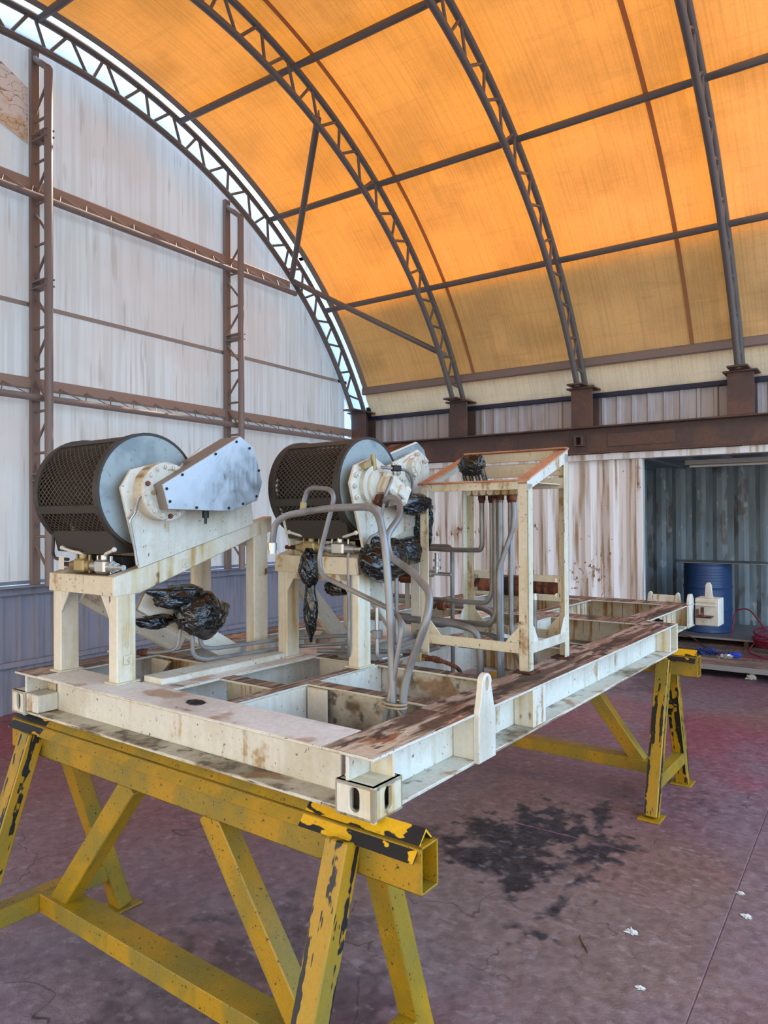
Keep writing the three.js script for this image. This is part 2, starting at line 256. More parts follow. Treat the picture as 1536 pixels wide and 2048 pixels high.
const M = {
  white: std({ map: T_white, bumpMap: bumpTex, bumpScale: 0.0008, roughness: 0.42 }),
  grubby: std({ map: T_grubby, bumpMap: bumpTex, bumpScale: 0.0012, roughness: 0.5 }),
  runs: std({ map: T_runs, bumpMap: bumpTex, bumpScale: 0.0014, roughness: 0.6 }), grime: std({ map: T_grime, bumpMap: bumpTex, bumpScale: 0.0018, roughness: 0.65 }), stained: std({ map: T_stained, bumpMap: bumpTex, bumpScale: 0.001, roughness: 0.45 }),
  deckPale: std({ map: T_deckPale, bumpMap: bumpTex, bumpScale: 0.002, roughness: 0.6 }), joint: std({ color: 0x6a4a4c, roughness: 0.9 }), rustTop: std({ map: T_topwhite, color: 0xd8a080, roughness: 0.7 }), dull: std({ color: 0x8c8278, roughness: 0.5, metalness: 0.3 }),
  deck: std({ map: T_deck, bumpMap: bumpTex, bumpScale: 0.002, roughness: 0.62 }),
  topwhite: std({ map: T_topwhite, bumpMap: bumpTex, bumpScale: 0.0012, roughness: 0.5 }),
  yellow: std({ map: T_yellow, color: 0xe6e0d0, roughness: 0.5 }), drip: std({ map: T_drip, color: 0xe6e0d0, roughness: 0.5 }), cap: std({ map: T_cap, roughness: 0.45 }),
  floor: std({ map: T_floor, color: 0xfaf4f4, bumpMap: T_floorB, bumpScale: 0.004, roughness: 0.48 }),
  shed: std({ color: 0xd8ccb6, roughness: 0.8 }), ground: std({ color: 0x9b948a, roughness: 0.95 }),
  liner: phys({ map: T_roof, bumpMap: T_roofB, bumpScale: 0.03, roughness: 1, transmission: 0.3, thickness: 0, side: THREE.DoubleSide }),
  membrane: phys({ color: new THREE.Color().setRGB(0.92, 0.42, 0.02), roughness: 1, transmission: 0.75, thickness: 0, side: THREE.DoubleSide }),
  seam: phys({ color: 0xb0825a, roughness: 1, transmission: 0.35, thickness: 0, side: THREE.DoubleSide }),
  hem: std({ color: 0x9a8f86, roughness: 0.9 }),
  gable: phys({ map: T_gable, roughness: 1, transmission: 0.22, thickness: 0, side: THREE.DoubleSide }),
  strip: phys({ color: 0xdcdee0, roughness: 1, transmission: 0.32, thickness: 0, side: THREE.DoubleSide }), gableSeam: std({ color: 0xa09084, roughness: 0.9 }),  // strip is gable fabric made paler to stand for brighter light
  stain: std({ map: T_brownStain, roughness: 1, side: THREE.DoubleSide }),
  clad: std({ map: T_clad, roughness: 0.45, metalness: 0.1 }), cream: std({ map: T_cream, roughness: 0.55 }), blue: std({ map: T_blue, roughness: 0.55 }), wainscot: std({ map: T_clad, color: 0xbcbcc6, roughness: 0.45 }),
  brown: std({ map: T_brown, roughness: 0.5 }), navy: std({ color: 0x23273f, roughness: 0.5 }),
  galv: std({ color: 0xc6c9cc, roughnessMap: T_galv, bumpMap: bumpTex, bumpScale: 0.0008, roughness: 0.62, metalness: 0.8 }),
  truss: std({ color: 0x706a67, roughness: 0.42, metalness: 0.25 }), girt: std({ color: 0x9c8272, roughness: 0.7 }), girtTube: std({ color: 0x85746c, roughness: 0.5 }),
  wood: std({ map: T_wood, bumpMap: bumpTex, bumpScale: 0.003, roughness: 0.85 }),
  guardEnd: std({ map: T_greygreen, roughness: 0.5, metalness: 0.1 }), guardMesh: std({ color: 0x52473b, roughness: 0.55, metalness: 0.2 }), guard: std({ color: 0x3d352e, roughness: 0.55, metalness: 0.2 }), drum: std({ color: 0x241e1a, roughness: 0.8 }),
  tube: std({ map: T_tube, roughness: 0.38, metalness: 0.25 }), chrome: std({ color: 0xb9b6b0, roughness: 0.32, metalness: 0.8 }),
  brass: std({ color: 0xa89468, roughness: 0.5, metalness: 0.45 }), rust: std({ map: T_deck, color: 0xc08a6a, roughness: 0.85 }),
  bag: phys({ color: 0x0b0b0d, roughness: 0.14, bumpMap: T_wrap, bumpScale: 0.004, clearcoat: 0.5, clearcoatRoughness: 0.15 }),
  black: std({ color: 0x151517, roughness: 0.5 }), barrel: std({ color: 0x2c4670, roughness: 0.45 }), hose: std({ color: 0x7c1e34, roughness: 0.5 }),
  plate: std({ color: 0x8e8a88, roughness: 0.5, metalness: 0.4 }), paper: std({ color: 0xd8d4cc, roughness: 0.9 }), cloth: std({ color: 0x24386c, roughness: 0.9 }), pale: std({ color: 0xcfc8bc, roughness: 0.7 }),
  rope: std({ color: 0xa08c70, roughness: 0.95 }),
};

// ---------------------------------------------------------------- the shelter: floor, roof, gable, side walls
const AC = [3.7, 0.82], RO = 5.48, RI = 5.21, ZG = -6.25, ZO = 2.7, rad = (d) => d * Math.PI / 180;
const arc = (r, deg, z) => [AC[0] + r * Math.cos(rad(deg)), AC[1] + r * Math.sin(rad(deg)), z];
{ // outside ground and the painted concrete floor, cast in bays with joints between them
  const gr = struct('ground'); const g = new THREE.PlaneGeometry(160, 160); g.rotateX(-Math.PI / 2); g.translate(10, -0.16, 0); part(gr, 'gravel_yard', uvm(g), M.ground);
  const fl = struct('floor'); const xs = [-3.6, 0.35, 3.84, 7.33, 11.1], zs = [-6.6, -3.6, -0.57, 2.9];
  for (let i = 0; i < 4; i++) for (let j = 0; j < 3; j++) part(fl, 'slab', uvm(bx(xs[i] + 0.0012, xs[i + 1] - 0.0012, -0.15, 0, zs[j] + 0.0012, zs[j + 1] - 0.0012, 0.003), 0), M.floor);
  part(fl, 'joint_filler', bx(-3.6, 11.1, -0.155, -0.0025, -6.6, 2.9), M.joint);
}
function shell(r, a0, a1, z0, z1, na, nz, wob, sd) {
  const pos = [], uv = [], idx = [];
  for (let i = 0; i <= na; i++) for (let j = 0; j <= nz; j++) {
    const a = a0 + (a1 - a0) * i / na, z = z0 + (z1 - z0) * j / nz, e = Math.sin(Math.PI * j / nz);
    const w = wob ? (fbm((a + 20) / 200, (z + 10) / 20, 30, 9, 4, sd) - 0.5) * wob * Math.min(1, e * 3) : 0;
    pos.push(...arc(r + w, a, z)); uv.push(r * rad(a), z);
  }
  for (let i = 0; i < na; i++) for (let j = 0; j < nz; j++) { const p = i * (nz + 1) + j, q = p + nz + 1; idx.push(p, q, p + 1, p + 1, q, q + 1); }
  const g = new THREE.BufferGeometry(); g.setAttribute('position', new THREE.Float32BufferAttribute(pos, 3)); g.setAttribute('uv', new THREE.Float32BufferAttribute(uv, 2)); g.setIndex(idx); g.computeVertexNormals(); return g;
}
{
  const roof = struct('ceiling'), zs = [-6.17, -4.38, -1.69, 1.0, ZO];
  for (let k = 0; k < 4; k++) {
    part(roof, 'fabric_panel', shell(RO + 0.055, 29.6, 150.4, zs[k], zs[k + 1], 120, 40, 0.05, 210 + k), M.liner);
    if (k) part(roof, 'seam', shell(RO + 0.045, 29.6, 150.4, zs[k] - 0.022, zs[k] + 0.022, 120, 1, 0, 0), M.seam);
  }
  part(roof, 'outer_membrane', shell(RO + 0.12, 29.6, 150.4, -6.17, ZO, 120, 10, 0, 0), M.membrane);
  for (const s of [0, 1]) {
    const m = (x) => s ? 2 * AC[0] - x : x, n = (d) => s ? 180 - d : d;
    part(roof, 'hem', shell(RO + 0.04, n(29.6), n(90), -6.18, -6.09, 60, 1, 0, 0), M.hem);
    // tensioning tube in its pocket and the flap below it
    const [tx, ty] = arc(RO + 0.03, 30.2, 0); part(roof, 'pocket', [bx(m(tx) - 0.025, m(tx) + 0.025, ty - 0.055, ty + 0.055, -6.2, ZO, 0.02)], M.girtTube);
    const fp = [], fu = [], fi = []; for (let i = 0; i <= 6; i++) for (let j = 0; j <= 90; j++) { const t = i / 6, z = -6.17 + (ZO + 6.17) * j / 90; fp.push(m(tx + 0.03 + t * 0.15 + (fbm(j / 90, t, 40, 3, 3, 220) - 0.5) * 0.06 * Math.sin(t * 3.1)), ty - 0.04 - t * 0.305, z); fu.push(t * 0.33, z); }
    for (let i = 0; i < 6; i++) for (let j = 0; j < 90; j++) { const p = i * 91 + j, q = p + 91; fi.push(p, p + 1, q, p + 1, q + 1, q); }
    const g = new THREE.BufferGeometry(); g.setAttribute('position', new THREE.Float32BufferAttribute(fp, 3)); g.setAttribute('uv', new THREE.Float32BufferAttribute(fu, 2)); g.setIndex(fi); g.computeVertexNormals(); part(roof, 'flap', g, M.liner);
  }
}
// lattice arches: two bent tubes with a zigzag of rods between them
[-6.25, -4.6, -2.93, -1.21].forEach((z, n) => {
  const t = thing('arch_truss', ['end lattice arch against the pale gable wall, bright gap of sky behind it', 'lattice arch joined by two slanting brace tubes to the gable arch', 'middle lattice arch crossing the orange roof, no braces on it', 'lattice arch nearest the camera, at the right of the orange roof'][n], 'truss', [arc(RO, 27, z)[0], 3.3, z], { group: 'lattice arches under the fabric roof' });
  const line = (r, a0, a1) => Array.from({ length: 61 }, (_, i) => V(...arc(r, a0 + (a1 - a0) * i / 60, z)));
  part(t, 'outer_chord', sweep(line(RO, 27.2, 152.8), 0.034, 10), M.truss); part(t, 'inner_chord', sweep(line(RI, 28.4, 151.6), 0.034, 10), M.truss);
  for (let k = 0, a = 29; a < 150; k++) { const a1 = a + (k % 3 === 2 ? 1.1 : 2.1); part(t, 'web_rod', rod(arc(k % 2 ? RI : RO, a, z), arc(k % 2 ? RO : RI, a1, z), 0.0155, 8), M.truss); a = a1 + (k % 3 === 2 ? 0.5 : 0.25); }
  for (const s of [0, 1]) { const x = (v) => s ? 2 * AC[0] - v : v; part(t, 'foot_plate', bx(x(8.2), x(8.66), 3.295, 3.315, z - 0.1, z + 0.1), M.brown);
    part(t, 'anchor_bolt', [rod([x(8.62), 3.31, z + 0.06], [x(8.66), 3.52, z + 0.06], 0.016, 8), bx(x(8.6), x(8.66), 3.315, 3.38, z + 0.02, z + 0.1), rod([x(8.6), 3.5, z + 0.06], [x(8.7), 3.515, z + 0.06], 0.02, 6)], M.black); }
});
// purlins between the arches, flattened where they are bolted on
[43.6, 58.3, 74.2, 91.2, 107].forEach((a, n) => {
  const t = thing('purlin', ['lowest dark roof tube, along the lower edge of the orange glow', 'second dark roof tube up, crossing the middle of the orange roof', 'third dark roof tube up, near the top of the orange roof', 'ridge roof tube at the top left corner above the gable', 'roof tube beyond the ridge'][n], 'purlin', arc(RO, a, ZG), { group: 'dark tubes between the arches' });
  const zs = [ZG, -4.6, -2.93, -1.21, 0.51, ZO];
  for (let i = 0; i < 5; i++) {
    const p = (z, r) => V(...arc(RO - 0.02, a, z)), L = zs[i + 1] - zs[i], P = Array.from({ length: 25 }, (_, k) => p(zs[i] + L * k / 24)), g = sweep(P, 0.036, 10);
    const q = g.attributes.position; for (let k = 0; k < q.count; k++) { const z = q.getZ(k), e = Math.min(z - zs[i], zs[i + 1] - z), s = 0.3 + 0.7 * sm(0.04, 0.28, e), C = arc(RO - 0.02, a, z), dx = q.getX(k) - C[0], dy = q.getY(k) - C[1], rx = Math.cos(rad(a)), ry = Math.sin(rad(a)), d = dx * rx + dy * ry; q.setXYZ(k, q.getX(k) + rx * d * (s - 1), q.getY(k) + ry * d * (s - 1), z); }
    g.computeVertexNormals(); part(t, 'tube', g, M.truss);
  }
});
for (const [deg, lab] of [[69.5, 'steep brace tube rising from the gable arch to the second arch'], [34.4, 'brace tube sloping down from the gable arch to the second arch foot']]) {
  const a = arc(RI - 0.02, 50.6, ZG), b = arc((RO + RI) / 2, deg, -4.6), t = thing('brace', lab, 'brace', a, { group: 'brace tubes' });
  const A = V(...a), B = V(...b), k = (f) => A.clone().lerp(B, f).toArray();
  part(t, 'tube', rod(k(0.03), k(0.97), 0.036), M.truss); part(t, 'end_tab', [bar(k(0), k(0.045), 0.012, 0.07), bar(k(0.955), k(1), 0.012, 0.07)], M.truss);
}
{ // gable wall: fabric over a lattice, steel cladding below
  const w = struct('wall_back'), zf = -6.45, top = (x) => { const dx = x - AC[0], a = Math.abs(dx); const r = a > 3.9 ? 5.5 : 5.4; return Math.abs(dx) < r ? AC[1] + Math.sqrt(r * r - dx * dx) : 1.2; };
  const sheet = (x0, x1, y0, y1f, z, amp, sd) => {
    const nx = 40, ny = 40, pos = [], uv = [], idx = [];
    for (let i = 0; i <= nx; i++) for (let j = 0; j <= ny; j++) { const x = x0 + (x1 - x0) * i / nx, yt = y1f(x), y = y0 + (yt - y0) * j / ny, e = Math.sin(Math.PI * i / nx) * Math.sin(Math.PI * j / ny); pos.push(x, y, z + (fbm(i / nx, j / ny, 6, 4, 4, sd) - 0.5) * amp * Math.min(1, 3 * e)); uv.push(x, y); }
    for (let i = 0; i < nx; i++) for (let j = 0; j < ny; j++) { const p = i * (ny + 1) + j, q = p + ny + 1; idx.push(p, q, p + 1, p + 1, q, q + 1); }
    const g = new THREE.BufferGeometry(); g.setAttribute('position', new THREE.Float32BufferAttribute(pos, 3)); g.setAttribute('uv', new THREE.Float32BufferAttribute(uv, 2)); g.setIndex(idx); g.computeVertexNormals(); return g;
  };
  const xs = [-1.2, 1.3, 3.66, 6.03, 8.36];
  for (let i = 0; i < 4; i++) {
    const y1 = (x) => Math.min(top(x), 3.73);
    part(w, 'fabric_panel', sheet(xs[i], xs[i + 1], 1.2, y1, zf, 0.022, 230 + i), M.gable);
    part(w, 'fabric_panel', sheet(xs[i], xs[i + 1], 3.73, (x) => Math.max(3.735, top(x)), zf, 0.022, 240 + i), M.gable);
  }
  { // loose outer strip of the gable fabric behind the end arch, stronger light put into a paler material
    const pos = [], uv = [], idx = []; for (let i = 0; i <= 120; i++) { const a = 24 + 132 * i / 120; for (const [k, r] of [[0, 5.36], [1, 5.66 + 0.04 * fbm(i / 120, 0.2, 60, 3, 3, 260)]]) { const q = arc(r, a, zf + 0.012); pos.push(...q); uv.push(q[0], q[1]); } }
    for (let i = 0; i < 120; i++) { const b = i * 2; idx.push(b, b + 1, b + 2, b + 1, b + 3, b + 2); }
    const g = new THREE.BufferGeometry(); g.setAttribute('position', new THREE.Float32BufferAttribute(pos, 3)); g.setAttribute('uv', new THREE.Float32BufferAttribute(uv, 2)); g.setIndex(idx); g.computeVertexNormals(); part(w, 'lit_edge_strip', g, M.strip);
  }
  part(w, 'seam', bx(-1.0, 8.4, 3.715, 3.755, zf + 0.004, zf + 0.012, 0), M.gableSeam);
  // patched area stained brown, at the upper left
  const sg = new THREE.ExtrudeGeometry(new THREE.Shape([[2.2, 6.02], [3.35, 5.84], [3.59, 5.72], [3.59, 5.2], [3.34, 5.29], [2.2, 5.6]].map((p) => new THREE.Vector2(...p))), { depth: 0.006, bevelEnabled: false }); sg.translate(0, 0, zf + 0.025); part(w, 'patch', uvm(sg), M.stain);
  // cladding sheets with raised ribs, in sheets about a metre wide
  const clad = (x0, x1, y0, y1, z, rib) => { const pts = [[x0, z - 0.03], [x0, z]]; for (let x = x0 + rib / 2; x < x1 - rib * 0.4; x += rib) pts.push([x - 0.028, z], [x - 0.014, z + 0.026], [x + 0.014, z + 0.026], [x + 0.028, z]); pts.push([x1, z], [x1, z - 0.03]); return prism(pts, 'xz', y0, y1, 0); };
  for (let x = -1.25; x < 8.4; x += 0.84) part(w, 'cladding_sheet', clad(x, Math.min(x + 0.838, 8.72), 0.0, 1.08, -6.5, 0.168), M.wainscot);
  part(w, 'sill', [bx(-1.25, 8.72, 1.07, 1.15, -6.53, -6.42, 0.006), bx(-1.25, 8.72, 1.145, 1.16, -6.53, -6.3, 0.004), bx(-1.25, 8.72, 1.17, 1.2, -6.44, -6.4, 0.004)], M.wainscot); part(w, 'rail', bx(-1.25, 8.72, 0.42, 0.47, -6.474, -6.44, 0.004), M.wainscot);
}
[1.3, 3.63, 6.0].forEach((x, n) => {
  const yb = 1.16, yt = AC[1] + Math.sqrt(RI * RI - (x - AC[0]) ** 2), zb = -6.385, zf = -6.15;
  const t = thing('lattice_column', ['lattice column outside the left edge of the view', 'tall lattice column on the gable wall beside the stained patch', 'lattice column on the gable wall between the two winches, right of the other'][n], 'column', [x, yb, zb], { group: 'lattice columns on the gable' });
  part(t, 'back_chord', bx(x - 0.04, x + 0.04, yb, yt + 0.05, zb - 0.025, zb + 0.025), M.girtTube); part(t, 'front_chord', rod([x, yb, zf], [x, yt - 0.2, zf], 0.037, 12), M.girtTube);
  part(t, 'end_strut', rod([x, yt - 0.2, zf], [x, yt - 0.03, zb], 0.03), M.girtTube);
  for (let y = yb + 0.12, k = 0; y < yt - 0.5; k++) { if (k % 2) { part(t, 'web_rod', rod([x, y, zb], [x, y, zf], 0.013, 6), M.girtTube); y += 0.06; } else { const u = (k / 2) % 2; part(t, 'web_rod', rod([x, y, u ? zb : zf], [x, y + 0.26, u ? zf : zb], 0.013, 6), M.girtTube); y += 0.32; } }
  for (const y of [2.1, 3.85, 5.2]) if (y < yt - 0.4) part(t, 'splice', [bx(x - 0.045, x + 0.045, y, y + 0.014, zb, zf + 0.03), bx(x - 0.045, x + 0.045, y + 0.06, y + 0.074, zb, zf + 0.03)], M.girtTube);
});
for (const [y, h, lab] of [[4.78, 0.12, 'upper lattice girt across the pale gable fabric'], [2.95, 0.12, 'lower lattice girt across the gable, above the winches']]) {
  const half = Math.sqrt(5.24 ** 2 - (y - AC[1]) ** 2), x0 = AC[0] - half, x1 = AC[0] + half - 0.02, t = thing('lattice_girt', lab, 'girt', [x0, y, -6.38], { group: 'girts on the gable' });
  part(t, 'top_chord', bx(x0, x1, y - 0.005, y + h * 0.85, -6.41, -6.37, 0.012), M.girt); part(t, 'bottom_chord', rod([x0, y - 0.09, -6.28], [x1, y - 0.09, -6.28], 0.032, 10), M.girtTube);
  for (let x = x0 + 0.1, k = 0; x < x1 - 0.2; k++) { const L = k % 2 ? 0.07 : 0.19; part(t, 'web_rod', rod([x, k % 2 ? y - 0.08 : y + 0.03, k % 2 ? -6.26 : -6.36], [x + L, k % 2 ? y + 0.03 : y - 0.08, k % 2 ? -6.36 : -6.26], 0.0055, 5), M.girtTube); x += L + 0.005; }
}
function steelColumn(x, z, dir, lab) {
  const t = thing('steel_column', lab, 'column', [x, 2.826, z], { group: dir > 0 ? 'brown stub columns on the long beam' : 'stub columns on the other side' }), X = (d) => x + d * dir;
  part(t, 'front_flange', bx(X(0), X(0.014), 2.827, 3.29, z - 0.13, z + 0.13), M.brown); part(t, 'back_flange', bx(X(0.25), X(0.264), 2.827, 3.29, z - 0.13, z + 0.13), M.brown); part(t, 'web', bx(X(0.014), X(0.25), 2.827, 3.29, z - 0.006, z + 0.006), M.brown);
  part(t, 'cap_plate', bx(X(-0.05), X(0.3), 3.275, 3.294, z - 0.17, z + 0.17), M.brown);
}
for (const dir of [1, -1]) { // side walls: cladding above, a long beam on top of shipping containers
  const X = (x) => dir > 0 ? x : 2 * AC[0] - x, w = struct(dir > 0 ? 'wall_right' : 'wall_left');
  const cl = (z0, z1) => { const pts = [[X(8.76), z0], [X(8.73), z0]]; for (let z = z0 + 0.09; z < z1 - 0.07; z += 0.18) pts.push([X(8.73), z - 0.03], [X(8.705), z - 0.016], [X(8.705), z + 0.016], [X(8.73), z + 0.03]); pts.push([X(8.73), z1], [X(8.76), z1]); return prism(dir > 0 ? pts : pts.reverse(), 'xz', 2.7, 3.27, 0); };
  for (let z = -6.45; z < ZO - 0.1; z += 0.9) part(w, 'cladding_sheet', cl(z, Math.min(z + 0.898, ZO)), M.clad);
  part(w, 'eave_trim', bx(X(8.655), X(8.78), 3.195, 3.275, -6.5, ZO), M.navy);
  const b = struct('beam');
  part(b, 'flange', bx(X(8.42), X(8.68), 2.808, 2.826, -6.4, ZO), M.brown); part(b, 'flange', bx(X(8.42), X(8.68), 2.5, 2.518, -6.4, ZO), M.brown); part(b, 'web', bx(X(8.545), X(8.557), 2.518, 2.808, -6.4, ZO), M.brown);
  if (dir > 0) {
    part(b, 'stub_tube', prism([[-3.03, 2.6], [-2.93, 2.6], [-2.93, 2.72], [-3.03, 2.72]], 'zy', 8.44, 8.545, 0.002, [[[-3.015, 2.615], [-3.015, 2.705], [-2.945, 2.705], [-2.945, 2.615]]]), M.brown);
    part(b, 'cover_plate', bx(8.535, 8.546, 2.58, 2.74, -2.66, -1.9), M.brown); part(b, 'clip', [bx(8.46, 8.54, 2.49, 2.5, -2.45, -1.2), bx(8.46, 8.54, 2.49, 2.5, -5.4, -2.6)], M.brown);
    [-6.25, -4.6, -2.93, -1.21].forEach((z, i) => steelColumn(8.43, z, 1, ['dark brown stub column in the far corner beside the gable', 'second brown stub column from the gable, under the braced arch', 'third brown stub column from the gable, above the open rectangular tube', 'brown stub column nearest the camera, at the right edge'][i]));
  } else [-6.25, -4.6, -2.93, -1.21].forEach((z, i) => steelColumn(X(8.43), z, -1, 'brown stub column on the wall left of the camera'));
}
// shipping containers under the beams
const corr = (z0, z1, xw, y0, y1, dir = 1) => { const p = [], d = 0.032 * dir; p.push([xw + d * 1.6, z0]); for (let z = z0; z < z1 - 0.2; z += 0.27) p.push([xw + d, z], [xw + d, z + 0.07], [xw, z + 0.13], [xw, z + 0.2], [xw + d, z + 0.26]); p.push([xw + d, z1], [xw + d * 1.6, z1]); return prism(dir > 0 ? p : p.reverse(), 'xz', y0, y1, 0); };
{
  const t = thing('shipping_container', 'cream corrugated shipping container with rust streaks under the brown beam, open at right', 'container', [8.5, 0.02, -6.3]);
  const z0 = -6.3, zo = -2.27, z1 = 2.6;
  for (let z = z0; z < zo - 0.2; z += 1.35) part(t, 'wall_panel', corr(z, Math.min(z + 1.349, zo - 0.02), 8.52, 0.2, 2.42), M.cream);
  part(t, 'post', bx(8.49, 8.6, 0.2, 2.42, zo - 0.05, zo + 0.02), M.cream); part(t, 'top_rail', bx(8.46, 8.6, 2.42, 2.498, z0, z1), M.cream); part(t, 'bottom_rail', bx(8.49, 8.6, 0.08, 0.14, z0, z1), M.plate);
  for (let z = -3.9; z < z1 - 0.2; z += 1.35) part(t, 'back_panel', corr(z, Math.min(z + 1.349, z1), 10.9, 0.16, 2.46), M.blue);
  part(t, 'end_panel', [bx(8.55, 10.95, 0.16, 2.46, z1, z1 + 0.04), bx(8.55, 10.95, 0.16, 2.46, z0, z0 + 0.04)], M.blue); part(t, 'back_panel', bx(10.93, 10.97, 0.1, 2.46, z0, z1), M.blue);
  const rp = [[z0, 2.5], [z0, 2.46]]; part(t, 'roof_sheet', bx(8.5, 10.97, 2.46, 2.496, z0, z1), M.blue);
  for (let z = -3.6; z < z1; z += 0.42) part(t, 'roof_bow', bx(8.62, 10.9, 2.43, 2.462, z, z + 0.06), M.blue);
  for (let i = 0; i < 8; i++) part(t, 'floor_board', bx(8.5 + i * 0.3, 8.795 + i * 0.3, 0.14, 0.2 + (i ? 0 : 0.006), z0 + 0.05, z1 - 0.02, 0.006), M.wood);
  for (const z of [-6, -4, -2.4, -0.9, 1.5]) part(t, 'cross_member', bx(8.6, 10.9, 0.02, 0.14, z, z + 0.05), M.brown);
  const l = thing('fluorescent_fitting', 'unlit fluorescent batten hanging under the container ceiling', 'lamp', [9.3, 2.36, -1.5]);
  part(l, 'housing', bx(9.26, 9.34, 2.37, 2.43, -1.95, -0.6), M.plate); part(l, 'tube', rod([9.3, 2.355, -1.9], [9.3, 2.355, -0.65], 0.014), M.pale);
}
{ // the other long side is open under its beam, which stands on posts; across the yard a pale shed faces the sun
  [-6.25, -2.93, 0.51].forEach((z, i) => { const t = thing('steel_post', ['far', 'middle', 'near'][i] + ' brown post under the beam on the open side behind the camera', 'post', [-1.1, 0, z]); part(t, 'post', [bx(-1.16, -1.04, 0, 2.5, z - 0.06, z - 0.05), bx(-1.16, -1.04, 0, 2.5, z + 0.05, z + 0.06), bx(-1.104, -1.096, 0, 2.5, z - 0.05, z + 0.05)], M.brown); part(t, 'foot_plate', bx(-1.22, -0.98, 0, 0.012, z - 0.12, z + 0.12), M.brown); });
  const t = struct('wall_outside'); for (let z = -24; z < 24; z += 4) part(t, 'cladding_sheet', bx(-12.4, -12, -0.15, 6.5, z, z + 3.99), M.shed);
  part(t, 'roof_sheet', bx(-20, -12, 6.4, 6.5, -24, 24), M.clad);
}
{ // the taller shed next door keeps the low sun off the foot of the roof
  const t = struct('wall_outside'); for (let z = -30; z < 30; z += 6) part(t, 'cladding_sheet', bx(14, 14.4, -0.15, 8.45, z, z + 5.99), M.clad);
  part(t, 'roof_sheet', bx(14, 26, 8.35, 8.45, -30, 30), M.clad); part(t, 'cladding_sheet', bx(25.6, 26, -0.15, 8.45, -30, 30), M.clad);
}

